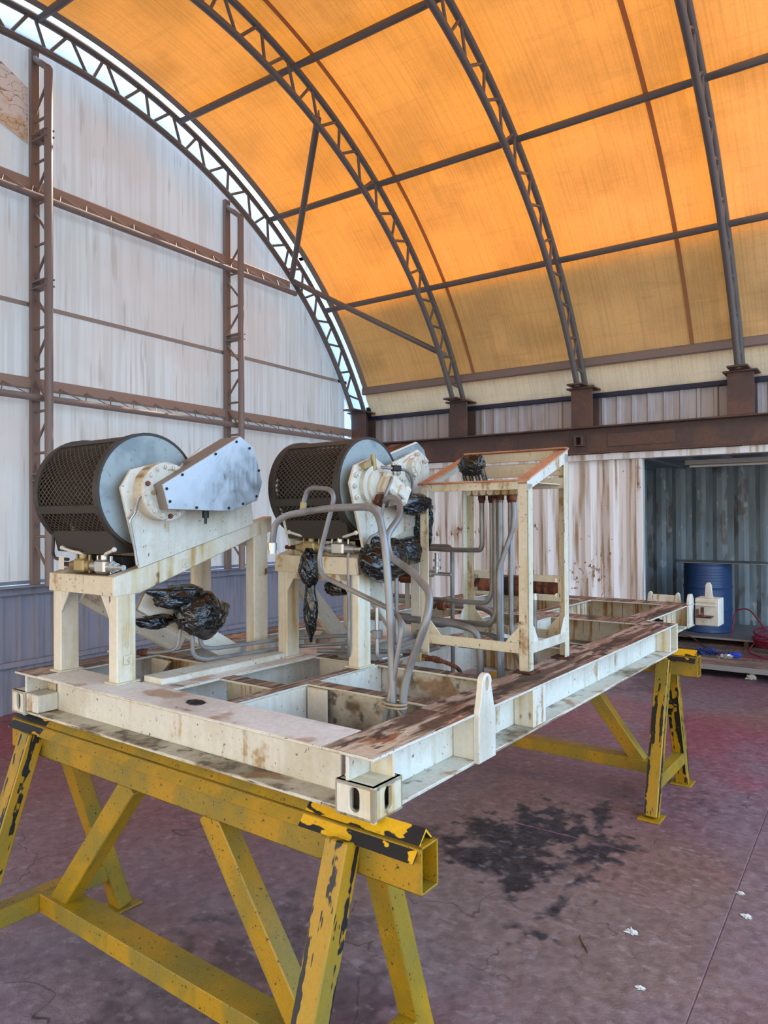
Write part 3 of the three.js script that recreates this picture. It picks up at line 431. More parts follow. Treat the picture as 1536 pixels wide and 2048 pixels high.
// ---------------------------------------------------------------- the steel skid on its two trestles (skid frame)
const HT = 1.107, HB = 0.94;
{
  const t = thing('steel_skid', 'rusty off-white steel skid frame of welded beams resting on two yellow trestles', 'skid', [0, HB, 0], { skid: true });
  // beam along x ('x') or z ('z'); c = centre line, w = flange width
  const beam = (axis, a, b, c, w, topMat, { side, web = c, noBottom, split } = {}) => {
    const g = new THREE.Group(); g.name = 'beam'; t.add(g);
    const B = (p0, p1, y0, y1, q0, q1) => axis === 'x' ? bx(p0, p1, y0, y1, q0, q1, 0.0025) : bx(q0, q1, y0, y1, p0, p1, 0.0025);
    part(g, 'top_flange', B(a, b, HT - 0.011, HT - 0.0015, c - w / 2, c + w / 2), M.white); if (split) part(g, 'walking_surface', B(a + 0.001, split, HT - 0.0016, HT, c - w / 2 + 0.001, c + w / 2 - 0.001), M.deckPale); part(g, 'walking_surface', B((split ?? a) + 0.001, b - 0.001, HT - 0.0016, HT, c - w / 2 + 0.001, c + w / 2 - 0.001), topMat);
    part(g, 'web', B(a, b, HB + 0.011, HT - 0.011, web - 0.006, web + 0.006), side ?? M.white);
    if (!noBottom) part(g, 'bottom_flange', B(a, b, HB, HB + 0.011, c - w / 2, c + w / 2), M.grime);
    return g;
  };
  beam('z', -1.745, -0.186, 0.0925, 0.185, M.topwhite);                 // near end
  beam('x', 0, 3.0, -0.0925, 0.185, M.deck, { split: 0.5 });                           // right side
  beam('x', 0, 4.14, -1.8375, 0.185, M.deck);                           // left side
  beam('x', 0.187, 2.86, -1.2, 0.2, M.topwhite, { web: -1.19 });        // under the first winch
  beam('x', 0.187, 2.86, -0.772, 0.056, M.deck, { web: -0.752 });       // narrow inner member
  beam('z', -1.098, -0.802, 0.452, 0.075, M.deck, { side: M.runs }); beam('z', -0.743, -0.187, 0.582, 0.06, M.deck, { side: M.grime }); beam('z', -0.743, -0.187, 1.035, 0.065, M.deck, { side: M.grime });
  beam('z', -1.743, -1.302, 0.62, 0.07, M.deck, { side: M.runs }); beam('z', -1.098, -0.802, 1.02, 0.075, M.deck); beam('z', -1.743, -1.302, 1.7, 0.07, M.deck); beam('z', -1.098, -0.187, 1.9, 0.1, M.deck, { side: M.runs });
  beam('z', -1.743, -0.187, 2.97, 0.2, M.deck, { side: M.runs });      // far end of the main frame
  beam('x', 3.072, 3.94, -0.26, 0.16, M.deck, { side: M.runs }); beam('x', 3.072, 3.94, -0.92, 0.07, M.deck, { side: M.runs }); beam('z', -1.743, -0.17, 4.04, 0.19, M.deck, { side: M.runs });
  part(t, 'raised_strip', prism([[0.2, -1.19], [0.25, -1.178], [0.95, -1.178], [0.95, -1.3], [0.2, -1.3]], 'xz', HT, HT + 0.024, 0.002), M.white);
  part(t, 'end_plate', bx(3.0, 3.012, HB, HT, -0.185, 0), M.grubby);
  for (const [x, d] of [[0.095, 0.01], [0.548, 0.014], [1.0, 0.014], [2.86, 0.012]]) part(t, 'stiffener', bx(x, x + d, HB + 0.011, HT - 0.011, -0.086, -0.003), M.stained);
  part(t, 'stiffener', bx(0.09, 0.1, HB + 0.011, HT - 0.011, -1.835, -1.765), M.grubby);
  part(t, 'side_plate', bx(1.014, 1.11, HB + 0.012, HT - 0.012, -0.012, -0.002), M.white);
  for (const x of [0.2, 0.54]) part(t, 'stiffener', bx(x, x + 0.012, HB + 0.011, HT - 0.011, -0.74, -0.64), M.stained);
  // gussets inside the well under the first winch
  for (const x of [0.55, 0.95, 1.6]) part(t, 'gusset', prism([[-1.745, HT - 0.012], [-1.6, HT - 0.012], [-1.745, HB + 0.02]], 'zy', x, x + 0.01), M.grubby);
  // lifting lug standing on the right side
  const lug = [[0.545, HB + 0.004], [0.66, HB + 0.004], [0.66, 1.1], [0.648, 1.125], [0.63, 1.19]].concat(circ(0.602, 1.2, 0.032, 10, 0.1, Math.PI * 0.98), [[0.56, 1.15], [0.545, 1.1]]);
  part(t, 'lifting_lug', prism(lug, 'xy', -0.006, 0.018, 0.003, [circ(0.603, 1.196, 0.014, 16).map(([x, y]) => [x, 1.196 + (y - 1.196) * 1.7])]), M.white);
  // corner castings: hollow blocks with oblong holes, a dark core added as the shade inside
  const casting = (x0, x1, z0, z1) => {
    const y0 = 0.935, y1 = 1.03, th = 0.016, oval = (c, w, h) => { const p = []; for (let i = 0; i < 20; i++) { const a = i / 20 * Math.PI * 2, s = Math.sin(a); p.push([c + Math.cos(a) * w, 0.985 + Math.sign(s) * (h - w) + s * w]); } return p; };
    const g = new THREE.Group(); g.name = 'corner_casting'; t.add(g); const zc = (z0 + z1) / 2, xc = (x0 + x1) / 2;
    part(g, 'block', [
      prism([[z0, y0], [z1, y0], [z1, y1], [z0, y1]], 'zy', x0, x0 + th, 0.003, [oval(zc, 0.0175, 0.034).reverse()]),
      prism([[x0, y0], [x1, y0], [x1, y1], [x0, y1]], 'xy', z1 - th, z1, 0.003, [oval(xc, 0.0175, 0.034).reverse()]),
      bx(x0, x1, y1 - 0.012, y1, z0, z1), bx(x0, x1, y0, y0 + 0.012, z0, z1), bx(x1 - 0.012, x1, y0, y1, z0, z1), bx(x0, x1, y0, y1, z0, z0 + 0.012)], M.stained); part(g, 'shade_core', bx(x0 + 0.03, x1 - 0.014, y0 + 0.013, y1 - 0.013, z0 + 0.014, z1 - 0.03), M.drum);
    return g;
  };
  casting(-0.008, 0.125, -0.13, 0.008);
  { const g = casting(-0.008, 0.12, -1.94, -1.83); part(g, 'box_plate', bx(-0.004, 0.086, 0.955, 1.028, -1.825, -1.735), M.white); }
  part(t, 'bolt', new THREE.SphereGeometry(0.008, 10, 8).translate(0.02, 1.036, -0.108), M.chrome);
  // coupling block and lugs at the far end
  const c = new THREE.Group(); c.name = 'coupling'; t.add(c);
  part(c, 'block', [bx(4.135, 4.3, 0.945, 1.145, -0.17, -0.005, 0.006), bx(4.12, 4.136, 1.09, 1.105, -0.165, -0.02), bx(4.12, 4.136, 1.118, 1.128, -0.165, -0.02)], M.white); part(c, 'ledge', bx(4.06, 4.14, 1.01, 1.022, -0.15, -0.04), M.rust); part(c, 'post', [bx(4.09, 4.11, 1.022, 1.085, -0.12, -0.1), bx(4.08, 4.12, 1.022, 1.07, -0.15, -0.14)], M.rust);
  part(c, 'side_plate', prism([[3.99, HB + 0.005], [4.1, HB + 0.005], [4.12, 1.14], [4.08, 1.18], [4.02, 1.18], [3.99, 1.14]], 'xy', -0.192, -0.172), M.white);
  part(c, 'lug', prism([[-0.102, 1.146], [-0.05, 1.146], [-0.058, 1.245], [-0.07, 1.262], [-0.085, 1.262], [-0.096, 1.245]], 'zy', 4.14, 4.17), M.white); part(c, 'hanging_tag', prism([[-0.055, 1.25], [-0.034, 1.16], [-0.05, 1.15], [-0.066, 1.16]], 'zy', 4.1, 4.106), M.pale);
  for (const z of [-0.48, -0.28]) part(t, 'padeye', prism([[z - 0.02, HT], [z + 0.02, HT], [z + 0.012, 1.17], [z, 1.182], [z - 0.012, 1.17]], 'zy', 4.08, 4.12), M.white); part(t, 'padeye_bar', bx(4.09, 4.11, HT, 1.16, -0.46, -0.3), M.white);
  part(t, 'bolt', [hexBolt([3.35, 1.05, -0.245], 2, 0.014, 0.03), hexBolt([3.4, 1.06, -0.245], 2, 0.014, 0.03), hexBolt([3.38, 1.03, -0.245], 2, 0.014, 0.03)], M.black);
  // peeled flake lying on the near flange is paint, built as a small curled piece of its own below
}
{ const t = thing('dark_flake', 'curled black scrap lying on the near beam of the skid', 'scrap', [0.1, HT, -0.86], { skid: true }); const g = new THREE.SphereGeometry(1, 18, 12), p = g.attributes.position; for (let i = 0; i < p.count; i++) { const x = p.getX(i), y = p.getY(i), z = p.getZ(i), n = fbm(x * 0.3 + 0.5, z * 0.3 + 0.5, 5, 5, 3, 300); p.setXYZ(i, x * (0.02 + 0.012 * n), Math.max(0, y) * 0.02 * n, z * (0.03 + 0.02 * n)); } g.translate(0.1, HT, -0.86); g.computeVertexNormals(); part(t, 'flake', g, M.black); }

for (const [xc, lab, off] of [[0.045, 'yellow steel trestle in the foreground under the near end of the skid', 0], [3.1, 'yellow steel trestle under the far end of the skid', 1]]) {
  const t = thing('trestle', lab, 'trestle', [xc, 0, -0.92], { skid: true }), z0 = off ? -1.95 : -1.96, z1 = off ? 0.1 : 0.15, yT = 0.905, yB = 0.782, w = 0.04;
  part(t, 'top_tube', [bx(xc - w, xc - w + 0.006, yB, yT, z0, z1), bx(xc + w - 0.006, xc + w, yB, yT, z0, z1), bx(xc - w, xc + w, yT - 0.006, yT, z0, z1), bx(xc - w, xc + w, yB, yB + 0.006, z0, z1)], M.yellow);
  const cap = [[xc, 0.94], [xc - 0.064, 0.871], [xc - 0.06, 0.868], [xc, 0.932], [xc + 0.06, 0.868], [xc + 0.064, 0.871]].map(([a, b]) => [a, b]);
  const zy = (p, a, b) => prism(p, 'xy', a, b, 0.0005);
  part(t, 'ridge_cap', zy(cap, -1.7, -0.26), M.yellow); part(t, 'ridge_cap', uvm(zy(cap, -0.26, z1 - 0.012), 0.33), M.cap); part(t, 'ridge_cap', uvm(zy(cap, z0 + 0.012, -1.7), 0.1), M.cap);
  for (const [z, s] of [[-0.09, -1], [-0.09, 1], [-1.75, -1], [-1.75, 1]]) {
    const top = [xc + s * 0.062, 0.875, z], foot = [xc + s * 0.345, 0.01, z];
    const leg = part(t, 'leg', bar(top, foot, 0.078, 0.07, V(s, 0, 0)), off || s > 0 ? (off ? M.drip : M.yellow) : M.drip);
    part(leg, 'foot_plate', bx(foot[0] - 0.07, foot[0] + 0.07, 0, 0.01, z - 0.065, z + 0.065), M.yellow);
  }
  for (const z of [-0.09, -1.75]) part(t, 'cross_tube', bar([xc - 0.26, 0.19, z], [xc + 0.26, 0.19, z], 0.07, 0.075), M.yellow);
  part(t, 'stretcher', bx(xc - 0.055, xc + 0.055, 0.155, 0.23, -1.71, -0.13), M.yellow);
  part(t, 'diagonal', bar([xc, 0.2, -1.63], [xc, 0.79, -1.13], 0.07, 0.085, V(0, 0, 1)), M.yellow); part(t, 'diagonal', bar([xc, 0.2, -0.25], [xc, 0.79, -0.7], 0.07, 0.085, V(0, 0, 1)), M.yellow);
}

// ---------------------------------------------------------------- winches
function meshGuard(o, xc, yc, R, z0, z1) {
  const pos = [], n = 60, seg = 14, tw = 1.5, q = (a, r, z) => [xc + r * Math.cos(a), yc + r * Math.sin(a), z];
  for (const s of [-1, 1]) for (let i = 0; i < n; i++) for (let k = 0; k < seg; k++) {
    const A = i / n * Math.PI * 2, a = A + s * tw * k / seg, b = A + s * tw * (k + 1) / seg, za = z0 + (z1 - z0) * k / seg, zb = z0 + (z1 - z0) * (k + 1) / seg, d = 0.0019 / R, r0 = R - 0.002, r1 = R + 0.0015;
    const c = [[q(a - d, r0, za), q(a - d, r1, za), q(a + d, r1, za), q(a + d, r0, za)], [q(b - d, r0, zb), q(b - d, r1, zb), q(b + d, r1, zb), q(b + d, r0, zb)]];
    for (let e = 0; e < 4; e++) { const f = (e + 1) % 4; pos.push(...c[0][e], ...c[0][f], ...c[1][f], ...c[0][e], ...c[1][f], ...c[1][e]); }
  }
  const g = new THREE.BufferGeometry(); g.setAttribute('position', new THREE.Float32BufferAttribute(pos, 3)); g.computeVertexNormals(); g.setAttribute('uv', new THREE.Float32BufferAttribute(new Float32Array(pos.length / 3 * 2), 2));
  part(o, 'mesh_screen', g, M.guardMesh, { kind: 'stuff' });
}
const ring = (xc, yc, ro, ri, z0, z1) => prism(circ(xc, yc, ro, 48), 'xy', z0, z1, 0.001, [circ(xc, yc, ri, 48).reverse()]);
function winch(second) {
  const X = second ? 0.775 : 0, Z = second ? 0.58 : 0, Y = second ? 0.055 : 0;                // where the second one stands relative to the first
  const zR = -1.325 + Z, zL = (second ? -1.17 : -1.735), xc = second ? 1.017 : 0.28, yc = second ? 1.89 : 1.865, R = second ? 0.219 : 0.238, gz1 = second ? -0.795 : -1.372, gz0 = second ? -1.2 : -1.84;
  const t = thing('winch', second ? 'winch behind the grey pipes, with heart shaped guard plate and exposed white hydraulic motor' : 'winch at the left with silver bolted gear cover and round mesh drum guard', 'winch', [X + 0.5, HT, (zR + zL) / 2], { skid: true, group: 'mesh guarded winches on the skid' });
  const st = new THREE.Group(); st.name = 'stand'; t.add(st);
  const legW = 0.085, th = 0.06;
  for (const [z0, z1] of [[zR - th, zR], [zL - th, zL]]) {
    part(st, 'leg', bx(X + 0.097, X + 0.097 + legW, HT, 1.46 + Y, z0, z1, 0.005), M.stained);
    part(st, 'leg', bx(second ? 1.345 : X + 0.815, second ? 1.415 : X + 0.905, HT, second ? 1.73 : 1.72, z0, z1, 0.005), M.stained);
    part(st, 'inclined_beam', prism(second ? [[0.863, 1.505], [0.857, 1.58], [0.947, 1.605], [1.43, 1.765], [1.43, 1.7], [1.34, 1.665], [0.975, 1.51]] : [[X + 0.088, 1.45 + Y], [X + 0.082, 1.525 + Y], [X + 0.172, 1.55 + Y], [X + 0.93, 1.762 + Y], [X + 0.93, 1.69 + Y], [X + 0.805, 1.66 + Y], [X + 0.2, 1.455 + Y]], 'xy', z0 - 0.002, z1 + 0.002, 0.004), M.stained);
    part(st, 'brace', bar([second ? 0.97 : X + 0.23, 1.425 + Y, (z0 + z1) / 2 - 0.012], [second ? 1.33 : X + 0.74, 1.12, (z0 + z1) / 2 - 0.012], 0.03, 0.09, V(0, 1, 0)), M.white);
    part(st, 'gusset', prism([[z0 < zR - 0.1 ? z1 : z0, 1.452 + Y], [z0 < zR - 0.1 ? z1 + 0.06 : z0 - 0.06, 1.452 + Y], [z0 < zR - 0.1 ? z1 : z0, 1.36 + Y]], 'zy', X + 0.1, X + 0.108), M.white);
    part(st, 'foot_tab', bx(X + 0.085, X + 0.195, HT, HT + 0.008, z0 - 0.012, z1 + 0.012), M.grubby);
  }
  part(st, 'header', prism([[zL - 0.062, 1.452 + Y], [zR + 0.002, 1.452 + Y], [zR - 0.008, 1.527 + Y], [zL - 0.058, 1.527 + Y]], 'zy', X + 0.08, X + 0.095), M.grubby);
  part(st, 'header', bx(X + 0.095, X + 0.17, 1.515 + Y, 1.527 + Y, zL - 0.055, zR - 0.06), M.grubby);
  if (second) { part(st, 'front_plate', bx(X + 0.15, X + 0.16, 1.575, 1.648, zL - 0.02, zR - 0.065), M.grubby); part(st, 'front_plate', bx(X + 0.1, X + 0.112, 1.42 + Y, 1.455 + Y, zL, zR - 0.06), M.grubby); }
  part(st, 'rear_cross', bx(second ? 1.35 : X + 0.84, second ? 1.41 : X + 0.9, 1.62 + Y, 1.7 + Y, zL, zR - 0.06), M.white);
  for (const [x, y] of second ? [] : [[0.42, 1.565], [0.142, 1.2], [0.86, 1.5]]) part(st, 'tab', [bx(x - 0.018, x + 0.018, y - 0.018, y + 0.018, zR + 0.002, zR + 0.006), disc([x, y, zR + 0.006], 2, 0.004, 0.003, 10)], M.grubby);
  // side plates that carry the drum
  const sp = second ? [[0.9, 1.6], [0.803, 1.897], [0.836, 1.974], [0.967, 2.02], [1.06, 1.98], [1.313, 2.075], [1.395, 2.038], [1.47, 1.79], [1.44, 1.755]] : [[0.19, 1.555], [0.106, 1.874], [0.151, 1.947], [0.283, 1.983], [0.36, 1.95], [0.5, 2.06], [0.62, 2.05], [0.73, 1.93], [0.79, 1.812], [0.805, 1.727]];
  part(t, 'side_plate', prism(sp, 'xy', zR - 0.002, zR + 0.012), M.white); part(t, 'side_plate', prism(sp, 'xy', zL - 0.01, zL + 0.004), M.white);
  // drum and its guard
  const g = new THREE.Group(); g.name = 'drum_guard'; t.add(g);
  part(t, 'drum', [disc([xc, yc, gz0 + 0.02], 2, R * 0.8, gz1 - gz0 - 0.04, 36), disc([xc, yc, gz0 + 0.02], 2, R * 0.93, 0.02, 40), disc([xc, yc, gz1 - 0.04], 2, R * 0.93, 0.02, 40)], M.drum);
  meshGuard(g, xc, yc, R - 0.004, gz0 + 0.01, gz1 - 0.004);
  part(g, 'rim', ring(xc, yc, R + 0.004, R - 0.008, gz0 - 0.01, gz0 + 0.026), M.guard); part(g, 'rim', ring(xc, yc, R + 0.004, R - 0.008, gz1 - 0.03, gz1 + 0.004), M.guard);
  for (const a of [198, 300, 60, 120]) { const c = Math.cos(rad(a)), s = Math.sin(rad(a)), r = R + 0.001; part(g, 'band', bar([xc + r * c, yc + r * s, gz0], [xc + r * c, yc + r * s, gz1], 0.034, 0.004, V(c, s, 0)), M.guard); }
  part(g, 'skirt', prism([[xc - R * 0.72, yc - R * 0.68], [xc - R * 0.62, yc - R - 0.012], [xc + R * 0.4, yc - R - 0.012], [xc + R * 0.72, yc - R * 0.68]], 'xy', gz0 + 0.02, gz1 - 0.012), M.guard);
  part(g, 'back_disc', disc([xc, yc, gz0 - 0.004], 2, R - 0.006, 0.006, 48), M.guard);
  if (!second) part(g, 'end_disc', prism(circ(xc, yc, R - 0.006, 48), 'xy', gz1 - 0.004, gz1 + 0.002, 0.001), M.guardEnd);
  else {
    const a0 = 0.86, head = circ(xc, yc, R - 0.003, 40, a0, Math.PI * 2 - 0.9), kp = [...head, [1.43, 1.75], [1.476, 2.045], [1.456, 2.088], [1.403, 2.116], [1.164, 2.04]];
    part(g, 'end_plate', prism(kp, 'xy', gz1 - 0.004, gz1 + 0.002, 0.001), M.guardEnd);
    const edge = fillet([...kp.slice(0, 22).reverse().map((p) => [p[0], p[1], gz1 - 0.01]), [1.164, 2.043, gz1 - 0.01], [1.403, 2.119, gz1 - 0.01], [1.458, 2.09, gz1 - 0.01], [1.478, 2.045, gz1 - 0.01], [1.468, 1.97, gz1 - 0.01]], 0.004, 1); part(g, 'edge_trim', sweep(edge, 0.006, 6), M.pale);
    part(g, 'chain_cover', prism([[1.164, 2.042], [1.403, 2.118], [1.456, 2.09], [1.476, 2.045], [1.46, 2.04], [1.4, 2.1], [1.164, 2.028]], 'xy', gz1 - 0.16, gz1 - 0.005), M.rust);
  }
  const hub = new THREE.Group(); hub.name = second ? 'motor' : 'hub'; t.add(hub);
  if (!second) {
    part(hub, 'barrel', disc([0.276, 1.862, zR + 0.01], 2, 0.116, 0.058, 48), M.grubby); part(hub, 'flange', disc([0.276, 1.862, zR + 0.066], 2, 0.117, 0.012, 48), M.white);
    for (let i = 0; i < 16; i++) { const a = i / 16 * Math.PI * 2 + 0.1; part(hub, 'bolt', hexBolt([0.276 + 0.1 * Math.cos(a), 1.862 + 0.1 * Math.sin(a), zR + 0.078], 2, 0.0105, 0.008), i % 5 === 2 ? M.rust : M.pale); }
    part(hub, 'bolt', hexBolt([0.206, 1.855, zR + 0.078], 2, 0.009, 0.008), M.brass);
    const gc = new THREE.Group(); gc.name = 'gear_cover'; t.add(gc); const poly = [[0.207, 1.887], [0.606, 2.109], [0.688, 2.068], [0.738, 1.912], [0.708, 1.832], [0.553, 1.783], [0.236, 1.789]];
    part(gc, 'box', prism(poly, 'xy', -1.247, -1.193, 0.002), M.dull); part(gc, 'box', prism([[0.4, 1.992], [0.606, 2.107], [0.686, 2.067], [0.735, 1.912], [0.706, 1.834], [0.553, 1.786], [0.42, 1.787]], 'xy', -1.312, -1.246, 0.001), M.dull);
    part(gc, 'front_sheet', prism(poly, 'xy', -1.193, -1.187, 0.002), M.galv);
    for (const [x, y] of [[0.3, 1.928], [0.47, 2.022], [0.585, 2.083], [0.66, 2.06], [0.715, 1.965], [0.7, 1.85], [0.54, 1.797], [0.37, 1.797], [0.24, 1.82], [0.225, 1.87], [0.62, 1.816]]) part(gc, 'screw', hexBolt([x, y, -1.187], 2, 0.006, 0.004), M.black);
    part(gc, 'drain', [rod([0.46, 1.786, -1.24], [0.46, 1.755, -1.24], 0.014, 8), rod([0.46, 1.757, -1.24], [0.46, 1.73, -1.24], 0.006, 8)], M.black);
    part(t, 'grease_line', pipe([[0.195, 1.848, zR + 0.05], [0.17, 1.848, zR + 0.07], [0.155, 1.84, zR + 0.06], [0.158, 1.775, zR + 0.03], [0.135, 1.75, zR + 0.025], [0.165, 1.62, zR + 0.02], [0.172, 1.57, zR + 0.02]], 0.0055, 0.025, 8), M.chrome); part(t, 'fitting', [disc([0.187, 1.848, zR + 0.058], 0, 0.009, 0.02, 6)], M.chrome);
    part(t, 'grease_line', pipe([[0.12, 1.72, gz0 + 0.01], [0.11, 1.6, gz0 + 0.02], [0.1, 1.585, gz0 + 0.06], [0.1, 1.585, gz0 + 0.16]], 0.007, 0.03, 8), M.guard);
    part(t, 'bolt', hexBolt([0.62, 1.75, zR + 0.012], 2, 0.011, 0.008), M.pale);
  } else {
    const c = [0.952, 1.89], z = zR + 0.012;
    part(hub, 'flange', [disc([c[0], c[1], z], 2, 0.088, 0.022, 44), disc([c[0] + 0.012, c[1], z + 0.022], 2, 0.072, 0.012, 44)], M.white);
    for (const [x, y] of [[0.838, 1.933], [0.83, 1.887], [0.842, 1.84], [0.882, 1.803], [0.87, 1.965], [0.96, 1.785], [1.06, 1.9]]) part(hub, 'bolt', hexBolt([x, y, z], 2, 0.0115, 0.012), M.pale);
    part(hub, 'housing', [bar([0.955, 1.905, z + 0.07], [1.035, 1.855, z + 0.07], 0.09, 0.085, V(0.5, 0.86, 0), 0.012), bar([0.975, 1.89, z + 0.02], [1.0, 1.872, z + 0.02], 0.06, 0.11, V(0.5, 0.86, 0), 0.01), bar([1.03, 1.857, z + 0.075], [1.062, 1.838, z + 0.075], 0.105, 0.095, V(0.5, 0.86, 0), 0.012), bar([0.97, 1.94, z + 0.06], [1.045, 1.9, z + 0.06], 0.03, 0.02, V(0.5, 0.86, 0), 0.004), bar([0.99, 1.875, z + 0.118], [1.045, 1.845, z + 0.118], 0.02, 0.05, V(0.5, 0.86, 0), 0.004)], M.white);
    part(hub, 'port_block', [bar([0.915, 1.835, z + 0.055], [0.96, 1.812, z + 0.075], 0.05, 0.045, V(0, 1, 0), 0.006)], M.rust);
    // square flanged bearing at the upper right
    part(t, 'bearing_plate', prism([[1.09, 2.0], [1.12, 1.905], [1.2, 1.925], [1.17, 2.025]], 'xy', z, z + 0.012), M.white);
    part(t, 'bearing', [disc([1.241, 1.986, z + 0.01], 2, 0.045, 0.035, 36), prism([[1.168, 1.995], [1.235, 1.92], [1.312, 1.948], [1.3, 2.035], [1.24, 2.04]], 'xy', z, z + 0.014), disc([1.241, 1.986, z + 0.045], 2, 0.026, 0.005, 30)], M.white);
    for (const [x, y, r] of [[1.118, 1.985, 1], [1.13, 1.955, 1], [1.145, 1.922, 1], [1.245, 1.932, 1], [1.29, 2.05, 1], [1.35, 2.02, 1]]) part(t, 'bolt', hexBolt([x, y, z + 0.012], 2, 0.011, 0.012), M.pale);
    for (let i = 0; i < 8; i++) { const a = i / 8 * 6.283; part(t, 'bolt', hexBolt([1.241 + 0.036 * Math.cos(a), 1.986 + 0.036 * Math.sin(a), z + 0.045], 2, 0.005, 0.004), M.pale); }
    part(t, 'grease_line', pipe([[0.965, 1.925, z + 0.1], [0.935, 1.875, z + 0.1], [0.925, 1.84, z + 0.09], [0.925, 1.69, z + 0.06], [0.905, 1.68, z + 0.06], [0.872, 1.67, z + 0.05], [0.868, 1.64, z + 0.045]], 0.007, 0.04, 8), M.tube);
    part(t, 'grease_line', pipe([[0.95, 1.97, z + 0.05], [0.97, 1.965, z + 0.08], [1.02, 1.965, z + 0.09], [1.1, 1.96, z + 0.09], [1.15, 1.92, z + 0.08], [1.165, 1.84, z + 0.06]], 0.007, 0.05, 8), M.tube); part(t, 'fitting', bar([0.985, 1.965, z + 0.088], [1.035, 1.966, z + 0.09], 0.026, 0.026, V(0, 1, 0), 0.004), M.black);
    part(t, 'fitting', [bar([0.86, 1.968, z + 0.02], [0.905, 1.985, z + 0.02], 0.028, 0.028), rod([0.945, 1.96, z + 0.02], [0.935, 2.025, z + 0.02], 0.011, 8)], M.brass);
    part(t, 'side_fin', prism([[1.43, 1.9], [1.5, 1.74], [1.47, 1.73], [1.42, 1.8]], 'xy', zR - 0.1, zR - 0.09), M.white);
  }
  // valves on the ledge in front of the drum
  const valve = (x, y, z, s, m) => {
    const v = new THREE.Group(); v.name = 'valve'; t.add(v);
    part(v, 'body', [bx(x - 0.028, x + 0.028, y - 0.026, y + 0.028, z - 0.036, z + 0.036, 0.008), disc([x, y, z - 0.062], 2, 0.024, 0.124, 6), disc([x, y, z - 0.085], 2, 0.017, 0.17, 12), disc([x, y + 0.026, z], 1, 0.016, 0.02, 8), bx(x - 0.006, x + 0.006, y - 0.03, y + 0.045, z - 0.05, z - 0.042), bx(x - 0.006, x + 0.006, y - 0.03, y + 0.045, z + 0.042, z + 0.05)], m);
    part(v, 'handle', [pipe([[x, y + 0.04, z], [x - 0.008, y + 0.052, z + s * 0.02], [x - 0.02, y + 0.056, z + s * 0.05], [x - 0.03, y + 0.07, z + s * 0.11]], 0.0065, 0.02, 8), new THREE.SphereGeometry(0.01, 10, 8).translate(x - 0.03, y + 0.071, z + s * 0.112)], M.pale);
  };
  valve(X + 0.125, 1.562 + Y, zL + 0.13, -1, M.brass); valve(X + 0.12, 1.562 + Y, zR - 0.12, 1, M.chrome);
  part(t, 'hydraulic_tube', rod([X + 0.12, 1.562 + Y, zR - 0.06], [X + 0.12, 1.562 + Y, zR + 0.01], 0.011), M.chrome); part(t, 'hydraulic_tube', rod([X + 0.125, 1.562 + Y, zL - 0.03], [X + 0.125, 1.562 + Y, zL + 0.08], 0.01), M.rust);
  part(t, 'dark_box', bx(X + 0.17, X + 0.24, 1.5 + Y, 1.6 + Y, zL + 0.02, zR - 0.08), M.drum);  // plain dark box behind the valves
  if (!second) part(t, 'tag', bar([0.07, 1.545, -1.68], [0.07, 1.6, -1.68], 0.036, 0.004, V(1, 0, 0)), M.pale);
}
winch(false); winch(true);

